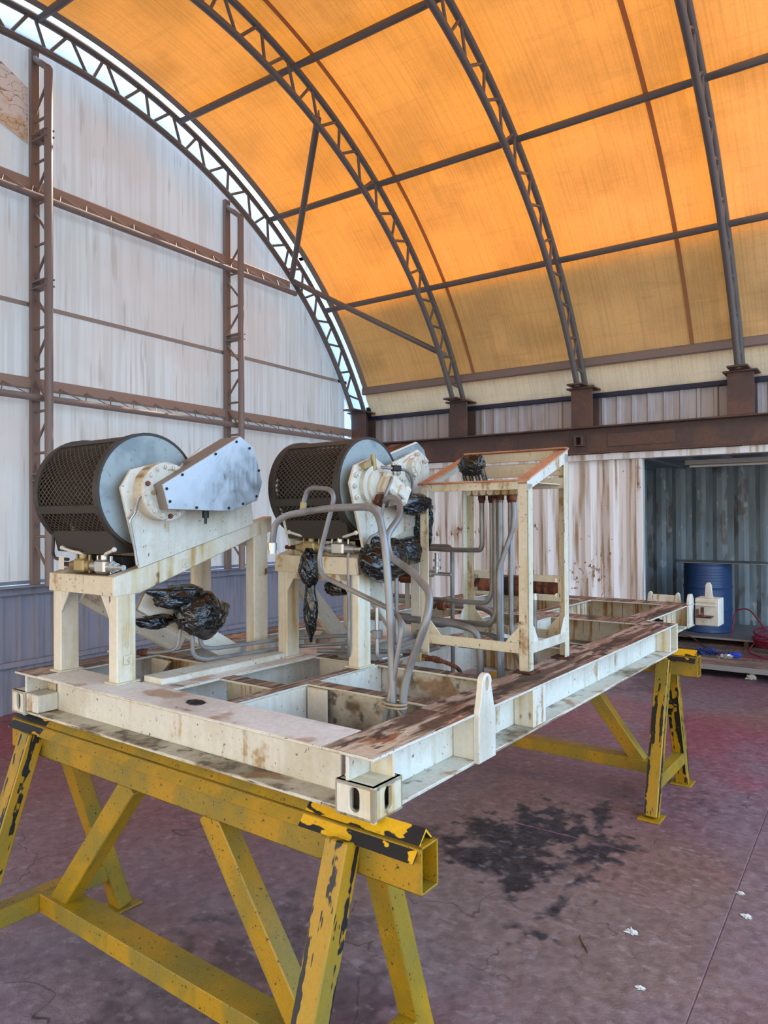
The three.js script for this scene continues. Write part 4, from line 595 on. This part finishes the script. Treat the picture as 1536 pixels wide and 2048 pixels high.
// ---------------------------------------------------------------- control stand
{
  const x0 = 1.2, x1 = 1.625, z0 = -0.65, z1 = -0.115, w = 0.045, yf = 1.9, yb = 2.06;
  const t = thing('control_stand', 'tall pale steel control stand with sloping open top and rusted upper edges', 'stand', [(x0 + x1) / 2, HT, (z0 + z1) / 2], { skid: true });
  for (const [x, z] of [[x0, z0], [x0, z1 - w], [x1 - w, z0], [x1 - w, z1 - w]]) {
    const f = x === x0, near = z !== z0;
    part(t, 'post', [bx(x, x + w, HT + 0.008, f ? yf - 0.01 : yb - 0.02, near ? z + w - 0.006 : z, near ? z + w : z + 0.006), bx(f ? x : x + w - 0.006, f ? x + 0.006 : x + w, HT + 0.008, f ? yf - 0.01 : yb - 0.02, z, z + w)], M.grubby);
    part(t, 'foot_plate', bx(x - 0.02, x + w + 0.02, HT, HT + 0.008, z - 0.02, z + w + 0.02), M.rust);
  }
  const sl = (x) => yf + (yb - yf) * (x - x0) / (x1 - x0);
  for (const z of [z0, z1 - 0.006]) part(t, 'side_rail', prism([[x0, sl(x0) - 0.042], [x1, sl(x1) - 0.055], [x1, sl(x1)], [x0, sl(x0)]], 'xy', z, z + 0.006), M.white);
  for (const z of [z0 - 0.002, z1 - 0.048]) part(t, 'top_edge', prism([[x0 - 0.012, sl(x0) - 0.004], [x1 + 0.01, sl(x1) + 0.002], [x1 + 0.01, sl(x1) + 0.009], [x0 - 0.012, sl(x0) + 0.004]], 'xy', z, z + 0.05, 0.001), M.rustTop);
  part(t, 'top_edge', bx(x0 - 0.012, x0 + 0.025, yf, yf + 0.008, z0, z1), M.rustTop); part(t, 'top_edge', bx(x1 - 0.03, x1 + 0.012, yb + 0.002, yb + 0.01, z0, z1), M.rustTop);
  part(t, 'front_rail', bx(x0, x0 + 0.006, yf - 0.034, yf, z0 + w, z1 - w), M.grubby); part(t, 'back_rail', bx(x1 - 0.006, x1, yb - 0.045, yb, z0, z1), M.grubby); part(t, 'back_rail', bx(x1 - 0.03, x1 - 0.02, 1.94, 2.0, z0, z1), M.grubby);
  part(t, 'mid_shelf', bx(x0 + 0.13, x1 - 0.01, 1.895, 1.901, z0 + 0.01, z1 - 0.02), M.grubby); part(t, 'mid_rail', bx(x1 - 0.04, x1 - 0.03, 1.88, 1.93, z0, z1), M.grubby);
  for (const [a, b, z] of [[x0, x0 + 0.006, 0], [x1 - 0.006, x1, 0]]) part(t, 'lower_rail', bx(a, b, 1.185, 1.228, z0 + w, z1 - w), M.grubby);
  for (const z of [z0, z1 - 0.006]) part(t, 'lower_rail', bx(x0 + w, x1 - w, 1.185, 1.228, z, z + 0.006), M.white);
  for (const [z, s] of [[z0 + w, 1], [z1 - w, -1]]) for (const x of [x0, x1 - 0.006]) part(t, 'gusset', prism([[z, 1.228], [z + s * 0.062, 1.228], [z + s * 0.05, 1.245], [z, 1.298]], 'zy', x, x + 0.006), M.grubby);
  for (const z of [z0, z1 - 0.006]) for (const [x, s] of [[x0 + w, 1], [x1 - w, -1]]) part(t, 'gusset', prism([[x, 1.228], [x + s * 0.05, 1.228], [x + s * 0.01, 1.295], [x, 1.3]], 'xy', z, z + 0.006), M.white);
  part(t, 'clamp_plate', bx(x1 - 0.008, x1, 1.37, 1.49, z0 + 0.045, z0 + 0.18), M.grubby); part(t, 'clamp_plate', bx(x1 - 0.01, x1 - 0.002, 1.36, 1.48, z1 - 0.19, z1 - 0.03), M.grubby);
  for (const [z, y] of [[z0 + 0.06, 1.46], [z0 + 0.06, 1.4], [z1 - 0.05, 1.46], [z1 - 0.05, 1.39]]) part(t, 'bolt', hexBolt([x1 - 0.012, y, z], 0, 0.011, -0.01), M.chrome);
  part(t, 'cross_pipe', [rod([x1 + 0.03, 1.42, z0 + 0.05], [x1 + 0.03, 1.42, z1 - 0.05], 0.05, 18)], M.rust);
  // valve bank under the top and its knobs
  const b = new THREE.Group(); b.name = 'valve_bank'; t.add(b);
  part(b, 'manifold', bx(1.36, 1.46, 1.85, 1.894, -0.5, -0.24, 0.006), M.brass); for (let i = 0; i < 7; i++) part(b, 'port', disc([1.345, 1.866, -0.48 + i * 0.037], 0, 0.016, 0.02, 10), i < 4 ? M.grubby : M.brass);
  for (let i = 0; i < 4; i++) part(b, 'lever', rod([1.4, 1.9, -0.52 + i * 0.036], [1.37, 2.0, -0.525 + i * 0.034], 0.008, 8), M.rust);
}

// ---------------------------------------------------------------- bent pipes
const pp = (name, lab, pts, r, R, mat = M.tube, extra) => { const t = thing(name, lab, 'pipe', pts[0], { skid: true, group: 'bent hydraulic pipes' }); part(t, 'tube', pipe(pts, r, R), mat); if (extra) extra(t); return t; };
const nut = (t, c, d, r, m = M.chrome) => { const a = V(...c), b = a.clone().add(V(...d)); part(t, 'end_nut', [rod(a.toArray(), b.toArray(), r, 6), rod(b.toArray(), b.clone().addScaledVector(V(...d), 0.5).toArray(), r * 0.8, 12)], m); };
pp('bent_pipe', 'thick grey pipe rising from the skid and bent over level to a free end nut', [[0.45, 0.955, -0.255], [0.45, 1.46, -0.272], [0.45, 1.66, -0.29], [0.46, 1.79, -0.33], [0.52, 1.79, -0.6], [0.56, 1.765, -0.86], [0.56, 1.735, -0.93], [0.56, 1.65, -0.945]], 0.0135, 0.09, M.tube, (t) => nut(t, [0.56, 1.652, -0.945], [0, -0.03, 0], 0.02));
pp('bent_pipe', 'slim grey pipe with hooked top and brassy end nut before the mesh drum', [[0.42, 0.955, -0.3], [0.45, 1.2, -0.26], [0.455, 1.37, -0.225], [0.47, 1.41, -0.245], [0.5, 1.43, -0.3], [0.56, 1.53, -0.68], [0.57, 1.6, -0.7], [0.57, 1.83, -0.62], [0.57, 1.862, -0.64], [0.6, 1.873, -0.76], [0.6, 1.86, -0.79], [0.6, 1.81, -0.81]], 0.0095, 0.055, M.tube, (t) => nut(t, [0.6, 1.815, -0.808], [0, -0.03, -0.004], 0.014, M.brass));
pp('bent_pipe', 'thick grey pipe sweeping up from the skid to the winch motor', [[0.46, 0.955, -0.24], [0.46, 1.2, -0.22], [0.46, 1.42, -0.125], [0.5, 1.5, -0.14], [0.62, 1.56, -0.3], [0.72, 1.6, -0.47], [0.74, 1.68, -0.5], [0.84, 1.76, -0.5], [0.9, 1.82, -0.55], [0.91, 1.84, -0.6], [0.93, 1.82, -0.655]], 0.0135, 0.07);
{ const t = thing('rope_tie', 'frayed rope tying the three pipes together above the skid', 'rope', [0.45, 1.12, -0.25], { skid: true }); part(t, 'loop', sweep(Array.from({ length: 40 }, (_, i) => { const a = i / 39 * Math.PI * 4; return V(0.447 + 0.033 * Math.cos(a), 1.11 + i * 0.0006, -0.254 + 0.045 * Math.sin(a)); }), 0.004, 6), M.rope); part(t, 'tail', pipe([[0.43, 1.12, -0.24], [0.45, 1.06, -0.2], [0.47, 1.04, -0.17]], 0.0035, 0.02, 6), M.rope); }
{ const t = thing('rope_end', 'pale frayed rope lying across the well in front of the control stand', 'rope', [0.8, 0.96, -0.5], { skid: true }); part(t, 'strand', pipe([[0.72, 0.975, -0.62], [0.78, 0.958, -0.5], [0.9, 0.955, -0.4], [0.97, 0.955, -0.3]], 0.007, 0.05, 8), M.rope); part(t, 'strand', pipe([[0.7, 0.965, -0.6], [0.8, 0.956, -0.52], [0.86, 0.956, -0.38]], 0.005, 0.05, 8), M.rope); }
// tubes from the valve bank down inside the control stand
[[-0.44, 1.4, [[1.4, 1.62, -0.44], [1.4, 1.6, -0.45], [1.45, 1.595, -0.62], [1.5, 1.6, -1.0]]], [-0.4, 1.42, [[1.42, 1.4, -0.4], [1.42, 1.355, -0.43], [1.45, 1.35, -0.6], [1.5, 1.35, -1.05]]], [-0.37, 1.4, [[1.4, 1.3, -0.37], [1.4, 1.26, -0.41], [1.45, 1.25, -0.6], [1.48, 1.255, -1.05]]], [-0.335, 1.38, [[1.38, 1.16, -0.335], [1.38, 0.955, -0.335]]], [-0.305, 1.42, [[1.42, 1.22, -0.305], [1.44, 1.13, -0.28], [1.5, 0.955, -0.26]]], [-0.28, 1.4, [[1.4, 1.72, -0.275], [1.36, 1.52, -0.335], [1.36, 0.955, -0.335]]]].forEach(([z, x, tail], i) => {
  pp('valve_tube', ['leftmost tube under the control valves, turning left highest up', 'second tube from the left under the control valves, turning left lower down', 'third tube from the left under the control valves, turning left lowest', 'fourth tube from the left under the valves, straight down to the skid', 'fifth tube under the valves, kinked out at the bottom', 'rightmost tube under the valves, kinked behind the front post'][i], [[x, 1.85, z], ...tail], i === 2 || i === 3 ? 0.0135 : 0.0115, 0.05, M.tube, (t) => nut(t, [x, 1.85, z], [0, -0.022, 0], 0.017, M.rust));
});
pp('bent_pipe', 'grey tube stepping down at the left of the control stand', [[1.5, 1.61, -0.98], [1.5, 1.61, -0.68], [1.49, 1.59, -0.655], [1.49, 1.1, -0.655], [1.49, 0.98, -0.655]], 0.0105, 0.05, M.tube);
pp('bent_pipe', 'thick pipe running level behind the stand and curving down through its lower rail', [[1.34, 1.262, -1.1], [1.34, 1.262, -0.56], [1.34, 1.24, -0.44], [1.34, 1.17, -0.42], [1.34, 0.955, -0.42]], 0.017, 0.1, M.tube);
pp('bent_pipe', 'straight vertical tube between the right posts of the control stand', [[1.55, 0.96, -0.25], [1.55, 1.4, -0.25]], 0.01, 0.02, M.tube, (t) => nut(t, [1.55, 1.37, -0.25], [0, 0.02, 0], 0.016));
pp('bent_pipe', 'rusty fittings and short bent tube low in front of the stand', [[1.16, 1.135, -0.62], [1.16, 1.12, -0.5], [1.16, 1.1, -0.42], [1.17, 1.0, -0.4]], 0.009, 0.03, M.rust, (t) => { nut(t, [1.16, 1.127, -0.56], [0, -0.004, 0.03], 0.015, M.rust); part(t, 'tee', bx(1.14, 1.18, 1.108, 1.15, -0.64, -0.61), M.brass); });
// tubes out of the wrapped valve under the first winch
pp('bent_pipe', 'lower tube under the wrapped valve of the left winch, bent to run along the skid', [[0.395, 1.3, -1.25], [0.4, 1.18, -1.25], [0.46, 1.158, -1.245], [0.95, 1.14, -1.24], [1.2, 1.15, -1.0]], 0.009, 0.05);
pp('bent_pipe', 'upper tube under the wrapped valve of the left winch, bent to run along the skid', [[0.435, 1.3, -1.25], [0.44, 1.215, -1.25], [0.5, 1.198, -1.245], [0.95, 1.18, -1.24], [1.25, 1.18, -1.0]], 0.009, 0.05);
pp('bent_pipe', 'thin tube with rusty couplings on the far side of the wrapped valve', [[0.37, 1.3, -1.29], [0.36, 1.21, -1.3], [0.3, 1.2, -1.35], [0.2, 1.2, -1.55]], 0.007, 0.03, M.tube, (t) => { nut(t, [0.28, 1.2, -1.39], [-0.015, 0, -0.025], 0.016, M.rust); nut(t, [0.23, 1.2, -1.49], [-0.01, 0, -0.025], 0.018, M.rust); });
// tubes round the second winch
pp('bent_pipe', 'thin vertical tube down the front leg of the right winch', [[0.86, 1.6, -0.79], [0.86, 1.2, -0.79], [0.87, 1.15, -0.8], [0.9, 1.14, -0.88], [1.1, 1.15, -1.02]], 0.008, 0.04);
pp('bent_pipe', 'bright tube clamped beside the right winch leg, hooked at its foot', [[0.98, 1.36, -0.73], [0.98, 1.15, -0.73], [1.0, 1.13, -0.73], [1.12, 1.135, -0.7]], 0.0095, 0.03, M.chrome, (t) => part(t, 'clamp', bx(0.96, 1.0, 1.225, 1.262, -0.745, -0.712), M.plate));
pp('bent_pipe', 'pair tube under the wrapped motor valve, left of two', [[1.0, 1.5, -0.68], [1.0, 1.24, -0.68], [1.02, 1.2, -0.68], [1.3, 1.2, -0.72], [1.5, 1.22, -0.9]], 0.009, 0.05);
pp('bent_pipe', 'pair tube under the wrapped motor valve, right of two', [[1.03, 1.5, -0.66], [1.03, 1.22, -0.66], [1.05, 1.17, -0.66], [1.3, 1.18, -0.68], [1.5, 1.2, -0.8]], 0.009, 0.05);
pp('bent_pipe', 'long pipe lying across the skid behind the right winch legs', [[1.0, 1.13, -1.1], [1.15, 1.12, -0.95], [1.3, 1.12, -0.7], [1.4, 1.13, -0.68]], 0.011, 0.06);
pp('bent_pipe', 'brown pipe lying level behind the control stand, upper of two', [[1.75, 1.29, -1.5], [1.75, 1.285, -0.6], [1.72, 1.2, -0.5]], 0.014, 0.08);
pp('bent_pipe', 'brown pipe lying level behind the control stand, lower of two', [[1.65, 1.2, -1.4], [1.65, 1.19, -0.6], [1.62, 1.14, -0.4]], 0.014, 0.08);
{ // gate valve with fittings left of the stand
  const t = thing('gauge_valve', 'rusty gate valve with stacked fittings at the left of the control stand', 'valve', [1.4, 1.3, -0.86], { skid: true });
  part(t, 'stem', rod([1.4, 1.3, -0.86], [1.4, 1.62, -0.86], 0.012), M.pale); part(t, 'body', [bx(1.37, 1.43, 1.43, 1.51, -0.9, -0.82, 0.012), rod([1.4, 1.45, -0.95], [1.4, 1.45, -0.77], 0.016, 8)], M.rust);
  part(t, 'needle_valve', [rod([1.42, 1.48, -0.78], [1.42, 1.48, -0.62], 0.009, 8), rod([1.42, 1.48, -0.7], [1.42, 1.58, -0.7], 0.01, 8), rod([1.42, 1.5, -0.7], [1.42, 1.515, -0.7], 0.02, 6), rod([1.42, 1.54, -0.7], [1.42, 1.55, -0.7], 0.018, 6), rod([1.42, 1.48, -0.74], [1.42, 1.48, -0.72], 0.018, 6)], M.chrome);
  part(t, 'coupling', [rod([1.42, 1.33, -0.78], [1.42, 1.325, -0.62], 0.009, 8), rod([1.42, 1.33, -0.74], [1.42, 1.33, -0.71], 0.02, 6), rod([1.42, 1.328, -0.69], [1.42, 1.328, -0.655], 0.023, 6)], M.rust);
}

// ---------------------------------------------------------------- black plastic wrapped round valves
function wrap(lab, c, s, spikes, sd, parts = []) {
  const t = thing('plastic_wrap', lab, 'plastic bag', c, { skid: true, group: 'black plastic wrappings' });
  const lump = (c, s, spikes, sd) => {
    let g = new THREE.IcosahedronGeometry(1, 30); g.deleteAttribute('uv'); g.deleteAttribute('normal'); g = mergeVertices(g, 1e-4); const p = g.attributes.position, d = V();
    for (let i = 0; i < p.count; i++) {
      d.fromBufferAttribute(p, i).normalize(); let r = 1 + 0.36 * (fbm(d.x * 0.22 + 0.5 + sd * 0.13, d.y * 0.22 + d.z * 0.17 + 0.5, 8, 8, 3, 400 + sd) - 0.5);
      r += 0.07 * (1 - sm(0, 0.05, Math.abs(fbm(d.y * 0.25 + d.x * 0.1 + 0.5, d.z * 0.25 + 0.5 + sd * 0.07, 7, 7, 3, 420 + sd) - 0.5)));
      for (const [x, y, z, a, w] of spikes) { const k = V(x, y, z).normalize().dot(d); r += a * Math.exp((k - 1) / w); }
      p.setXYZ(i, c[0] + d.x * r * s[0], c[1] + d.y * r * s[1], c[2] + d.z * r * s[2]);
    }
    g.computeVertexNormals(); return uvm(g);
  };
  part(t, 'bag', lump(c, s, spikes, sd), M.bag); for (const q of parts) part(t, 'fold', lump(...q), M.bag); return t;
}
wrap('black plastic wrapped valve with a pointed twist under the left winch', [0.44, 1.352, -1.25], [0.118, 0.092, 0.095], [[-1, 0.9, -0.3, 0.3, 0.06], [1, 0.25, 0.2, 0.3, 0.03], [0.2, -1, 0.5, 0.15, 0.05], [0.3, 1, 0.3, 0.15, 0.06], [-0.6, -0.6, 0.7, 0.15, 0.05]], 1, [[[0.36, 1.43, -1.27], [0.12, 0.05, 0.06], [[-1, 0.55, 0, 0.7, 0.04]], 2], [[0.3, 1.33, -1.36], [0.09, 0.03, 0.05], [[-1, 0.4, 0, 0.5, 0.05]], 3]]);
wrap('large glossy black plastic bundle hanging under the right winch motor', [0.985, 1.57, -0.69], [0.13, 0.095, 0.09], [[0.9, 0.5, 0, 0.3, 0.05], [-0.6, 0.9, 0, 0.25, 0.04]], 4, [[[1.19, 1.6, -0.7], [0.12, 0.062, 0.06], [[1, 0.5, 0, 0.4, 0.05]], 5]]);
wrap('black plastic sleeve tied round the motor end of the right winch', [1.16, 1.812, -0.66], [0.12, 0.05, 0.06], [[-1, -0.2, 0, 0.1, 0.1], [1, -0.7, 0, 0.35, 0.06]], 6, [[[1.33, 1.72, -0.72], [0.05, 0.11, 0.05], [[0.5, -1, 0, 0.4, 0.05]], 7], [[1.38, 1.6, -0.76], [0.028, 0.1, 0.03], [[0, -1, 0, 0.5, 0.05]], 8]]);
wrap('long black plastic strip hanging from the valves of the right winch', [0.84, 1.53, -1.0], [0.045, 0.085, 0.045], [[0.2, -1, 0, 0.4, 0.05]], 9, [[[0.85, 1.35, -1.0], [0.03, 0.13, 0.034], [[-0.1, -1, 0, 0.2, 0.05]], 10], [[0.93, 1.44, -0.9], [0.07, 0.035, 0.07], [[0.5, -0.3, 1, 0.4, 0.06]], 11]]);
{ const c = [1.375, 1.992, -0.475]; const t = wrap('black plastic bag taped over the control levers on top of the stand', c, [0.045, 0.05, 0.066], [[0, 1, 1, 0.18, 0.05], [0, 1, -1, 0.18, 0.05]], 12); for (let i = 0; i < 4; i++) part(t, 'tail', rod([1.372, 1.97, -0.52 + i * 0.032], [1.376, 1.915, -0.512 + i * 0.034], 0.009, 8), M.bag); }

// ---------------------------------------------------------------- things in and around the open container
{
  const t = thing('steel_platform', 'low grey steel plate on short blocks inside the container, under the barrel', 'platform', [10.0, 0.2, -1.2]);
  part(t, 'plate', bx(9.4, 10.7, 0.27, 0.295, -2.4, 0.2, 0.004), M.plate); for (const z of [-2.2, -1.35, -0.4]) part(t, 'block', bx(9.45, 10.6, 0.2, 0.27, z, z + 0.05), M.brown);
  const b = thing('oil_barrel', 'dark blue steel barrel standing in the open container', 'barrel', [9.95, 0.295, -1.83]);
  const pr = [[0, 0], [0.285, 0], [0.292, 0.012], [0.285, 0.025]]; for (let i = 0; i <= 60; i++) { const y = 0.03 + i * 0.0135, v = y / 0.86; let r = 0.283; for (const k of [0.33, 0.66]) r += 0.012 * Math.exp(-(((v - k) / 0.018) ** 2)); if (v > 0.7 && v < 0.97) r += 0.004 * Math.sin(v * 150); pr.push([r, y]); } pr.push([0.292, 0.855], [0.285, 0.868], [0.278, 0.86], [0, 0.858]);
  const g = new THREE.LatheGeometry(pr.map((p) => new THREE.Vector2(...p)), 48); g.translate(9.95, 0.295, -1.83); part(b, 'drum', g, M.barrel); part(b, 'bung', disc([9.8, 1.153, -1.7], 1, 0.03, 0.008), M.plate);
  const l = thing('steel_sheet', 'flat dark sheet lying on top of the blue barrel', 'sheet', [9.95, 1.165, -1.6]); part(l, 'sheet', prism([[9.66, -2.12], [10.2, -2.3], [10.3, -1.3], [9.9, -0.95], [9.72, -1.2]], 'xz', 1.163, 1.172), M.plate);
}
function coil(name, lab, c, rings, r, rad0, sd) {
  const t = thing(name, lab, 'hose', c); seed = sd; const P = [];
  for (let i = 0; i <= rings * 24; i++) { const a = i / 24 * Math.PI * 2, k = rad0 * (0.82 + 0.3 * fbm(i / 240, 0.3, 20, 3, 3, sd)), h = 0.012 + 0.11 * fbm(i / 200, 0.7, 17, 3, 3, sd + 4) * (i / (rings * 24)) + i * 0.0006; P.push(V(c[0] + k * Math.cos(a) * 0.8, c[1] + h, c[2] + k * Math.sin(a))); }
  part(t, 'hose', sweep(P, r, 8), M.hose); return t;
}
coil('red_hose', 'tangled coil of dark red hose on the platform beside the barrel', [9.3, 0.24, -0.92], 7, 0.012, 0.3, 500);
{ const w = (lab, pts, m = M.hose) => { const t = thing('loose_hose', lab, 'hose', pts[0], { group: 'loose hoses in the container' }); part(t, 'hose', pipe(pts, 0.009, 0.1, 8), m); };
  w('red hose loop arching up in front of the container back wall', [[9.5, 0.3, -1.5], [9.55, 0.62, -1.45], [9.5, 0.66, -1.3], [9.4, 0.42, -1.1]], M.hose); w('red hose trailing along the lower deck under the coil', [[8.7, 0.215, -1.5], [8.75, 0.215, -1.2], [8.7, 0.215, -0.9], [8.72, 0.215, -0.5]]); w('red hose end curling over the deck edge', [[9.2, 0.3, -1.2], [8.95, 0.23, -1.25], [8.8, 0.215, -1.1], [8.62, 0.215, -0.8], [8.6, 0.215, -0.4]]); w('brown hose hanging from the steel plate onto the deck', [[9.4, 0.305, -2.2], [9.3, 0.3, -1.9], [9.15, 0.22, -1.75], [9.0, 0.212, -1.6]], M.rust);
  const rag = (name, lab, c, s, m, sd) => { const t = thing(name, lab, 'rag', c); const g = new THREE.IcosahedronGeometry(1, 10), p = g.attributes.position, d = V(); for (let i = 0; i < p.count; i++) { d.fromBufferAttribute(p, i); const r = 0.45 + 1.1 * Math.abs(fbm(d.x * 0.4 + 0.5, d.z * 0.4 + d.y * 0.4 + 0.5, 9, 9, 4, sd) - 0.35) * 2.2; p.setXYZ(i, c[0] + d.x * r * s[0], c[1] + Math.max(0, d.y * r * s[1]), c[2] + d.z * r * s[2]); } g.computeVertexNormals(); part(t, 'cloth', uvm(g), m); };
  rag('blue_rag', 'crumpled dark blue rag on the container deck, left of two', [8.75, 0.206, -1.62], [0.08, 0.06, 0.14], M.cloth, 510); rag('blue_rag', 'bright blue crumpled rag on the container deck, right of two', [8.7, 0.206, -1.36], [0.06, 0.04, 0.08], std({ color: 0x2348b8, roughness: 0.8 }), 511);
  rag('plastic_scrap', 'clear crinkled plastic scrap at the deck edge between the rags', [8.58, 0.206, -1.42], [0.05, 0.035, 0.07], M.chrome, 512); rag('paper_scrap', 'pale lump of paper on the floor under the container deck', [8.62, 0.0, -1.17], [0.03, 0.045, 0.045], M.paper, 513);
  // litter on the open floor
  [['white paper flake on the dark stain beyond the lifting lug', 3.1, -0.88, 0.02], ['white flake on the floor left of the far trestle foot', 3.5, -0.5, 0.016], ['small white flake beside the far trestle foot', 3.7, -0.55, 0.013], ['grey crumpled flake on the floor right of the far trestle foot', 3.86, -0.27, 0.024], ['white flake near the right edge of the floor', 4.85, -0.2, 0.02], ['yellowish chip on the floor under the lifting lug', 2.75, -0.75, 0.012]].forEach(([lab, x, z, s], i) => rag('litter_flake', lab, [x, 0, z], [s, s * 0.5, s * 1.3], M.paper, 520 + i));
  const stick = (lab, a, b) => { const t = thing('wood_splinter', lab, 'stick', a); part(t, 'stick', rod(a, b, 0.004, 6), M.wood); };
  stick('dark splinter of wood on the floor between the trestle and the right edge', [3.42, 0.004, -0.33], [3.3, 0.004, -0.25]); stick('short pale stick on the floor at the lower right', [2.24, 0.004, 0.1], [2.2, 0.004, 0.115]); stick('dark twig on the oil stain under the skid side', [2.95, 0.004, -1.05], [2.85, 0.004, -0.98]);
}
renderer.render(scene, camera);
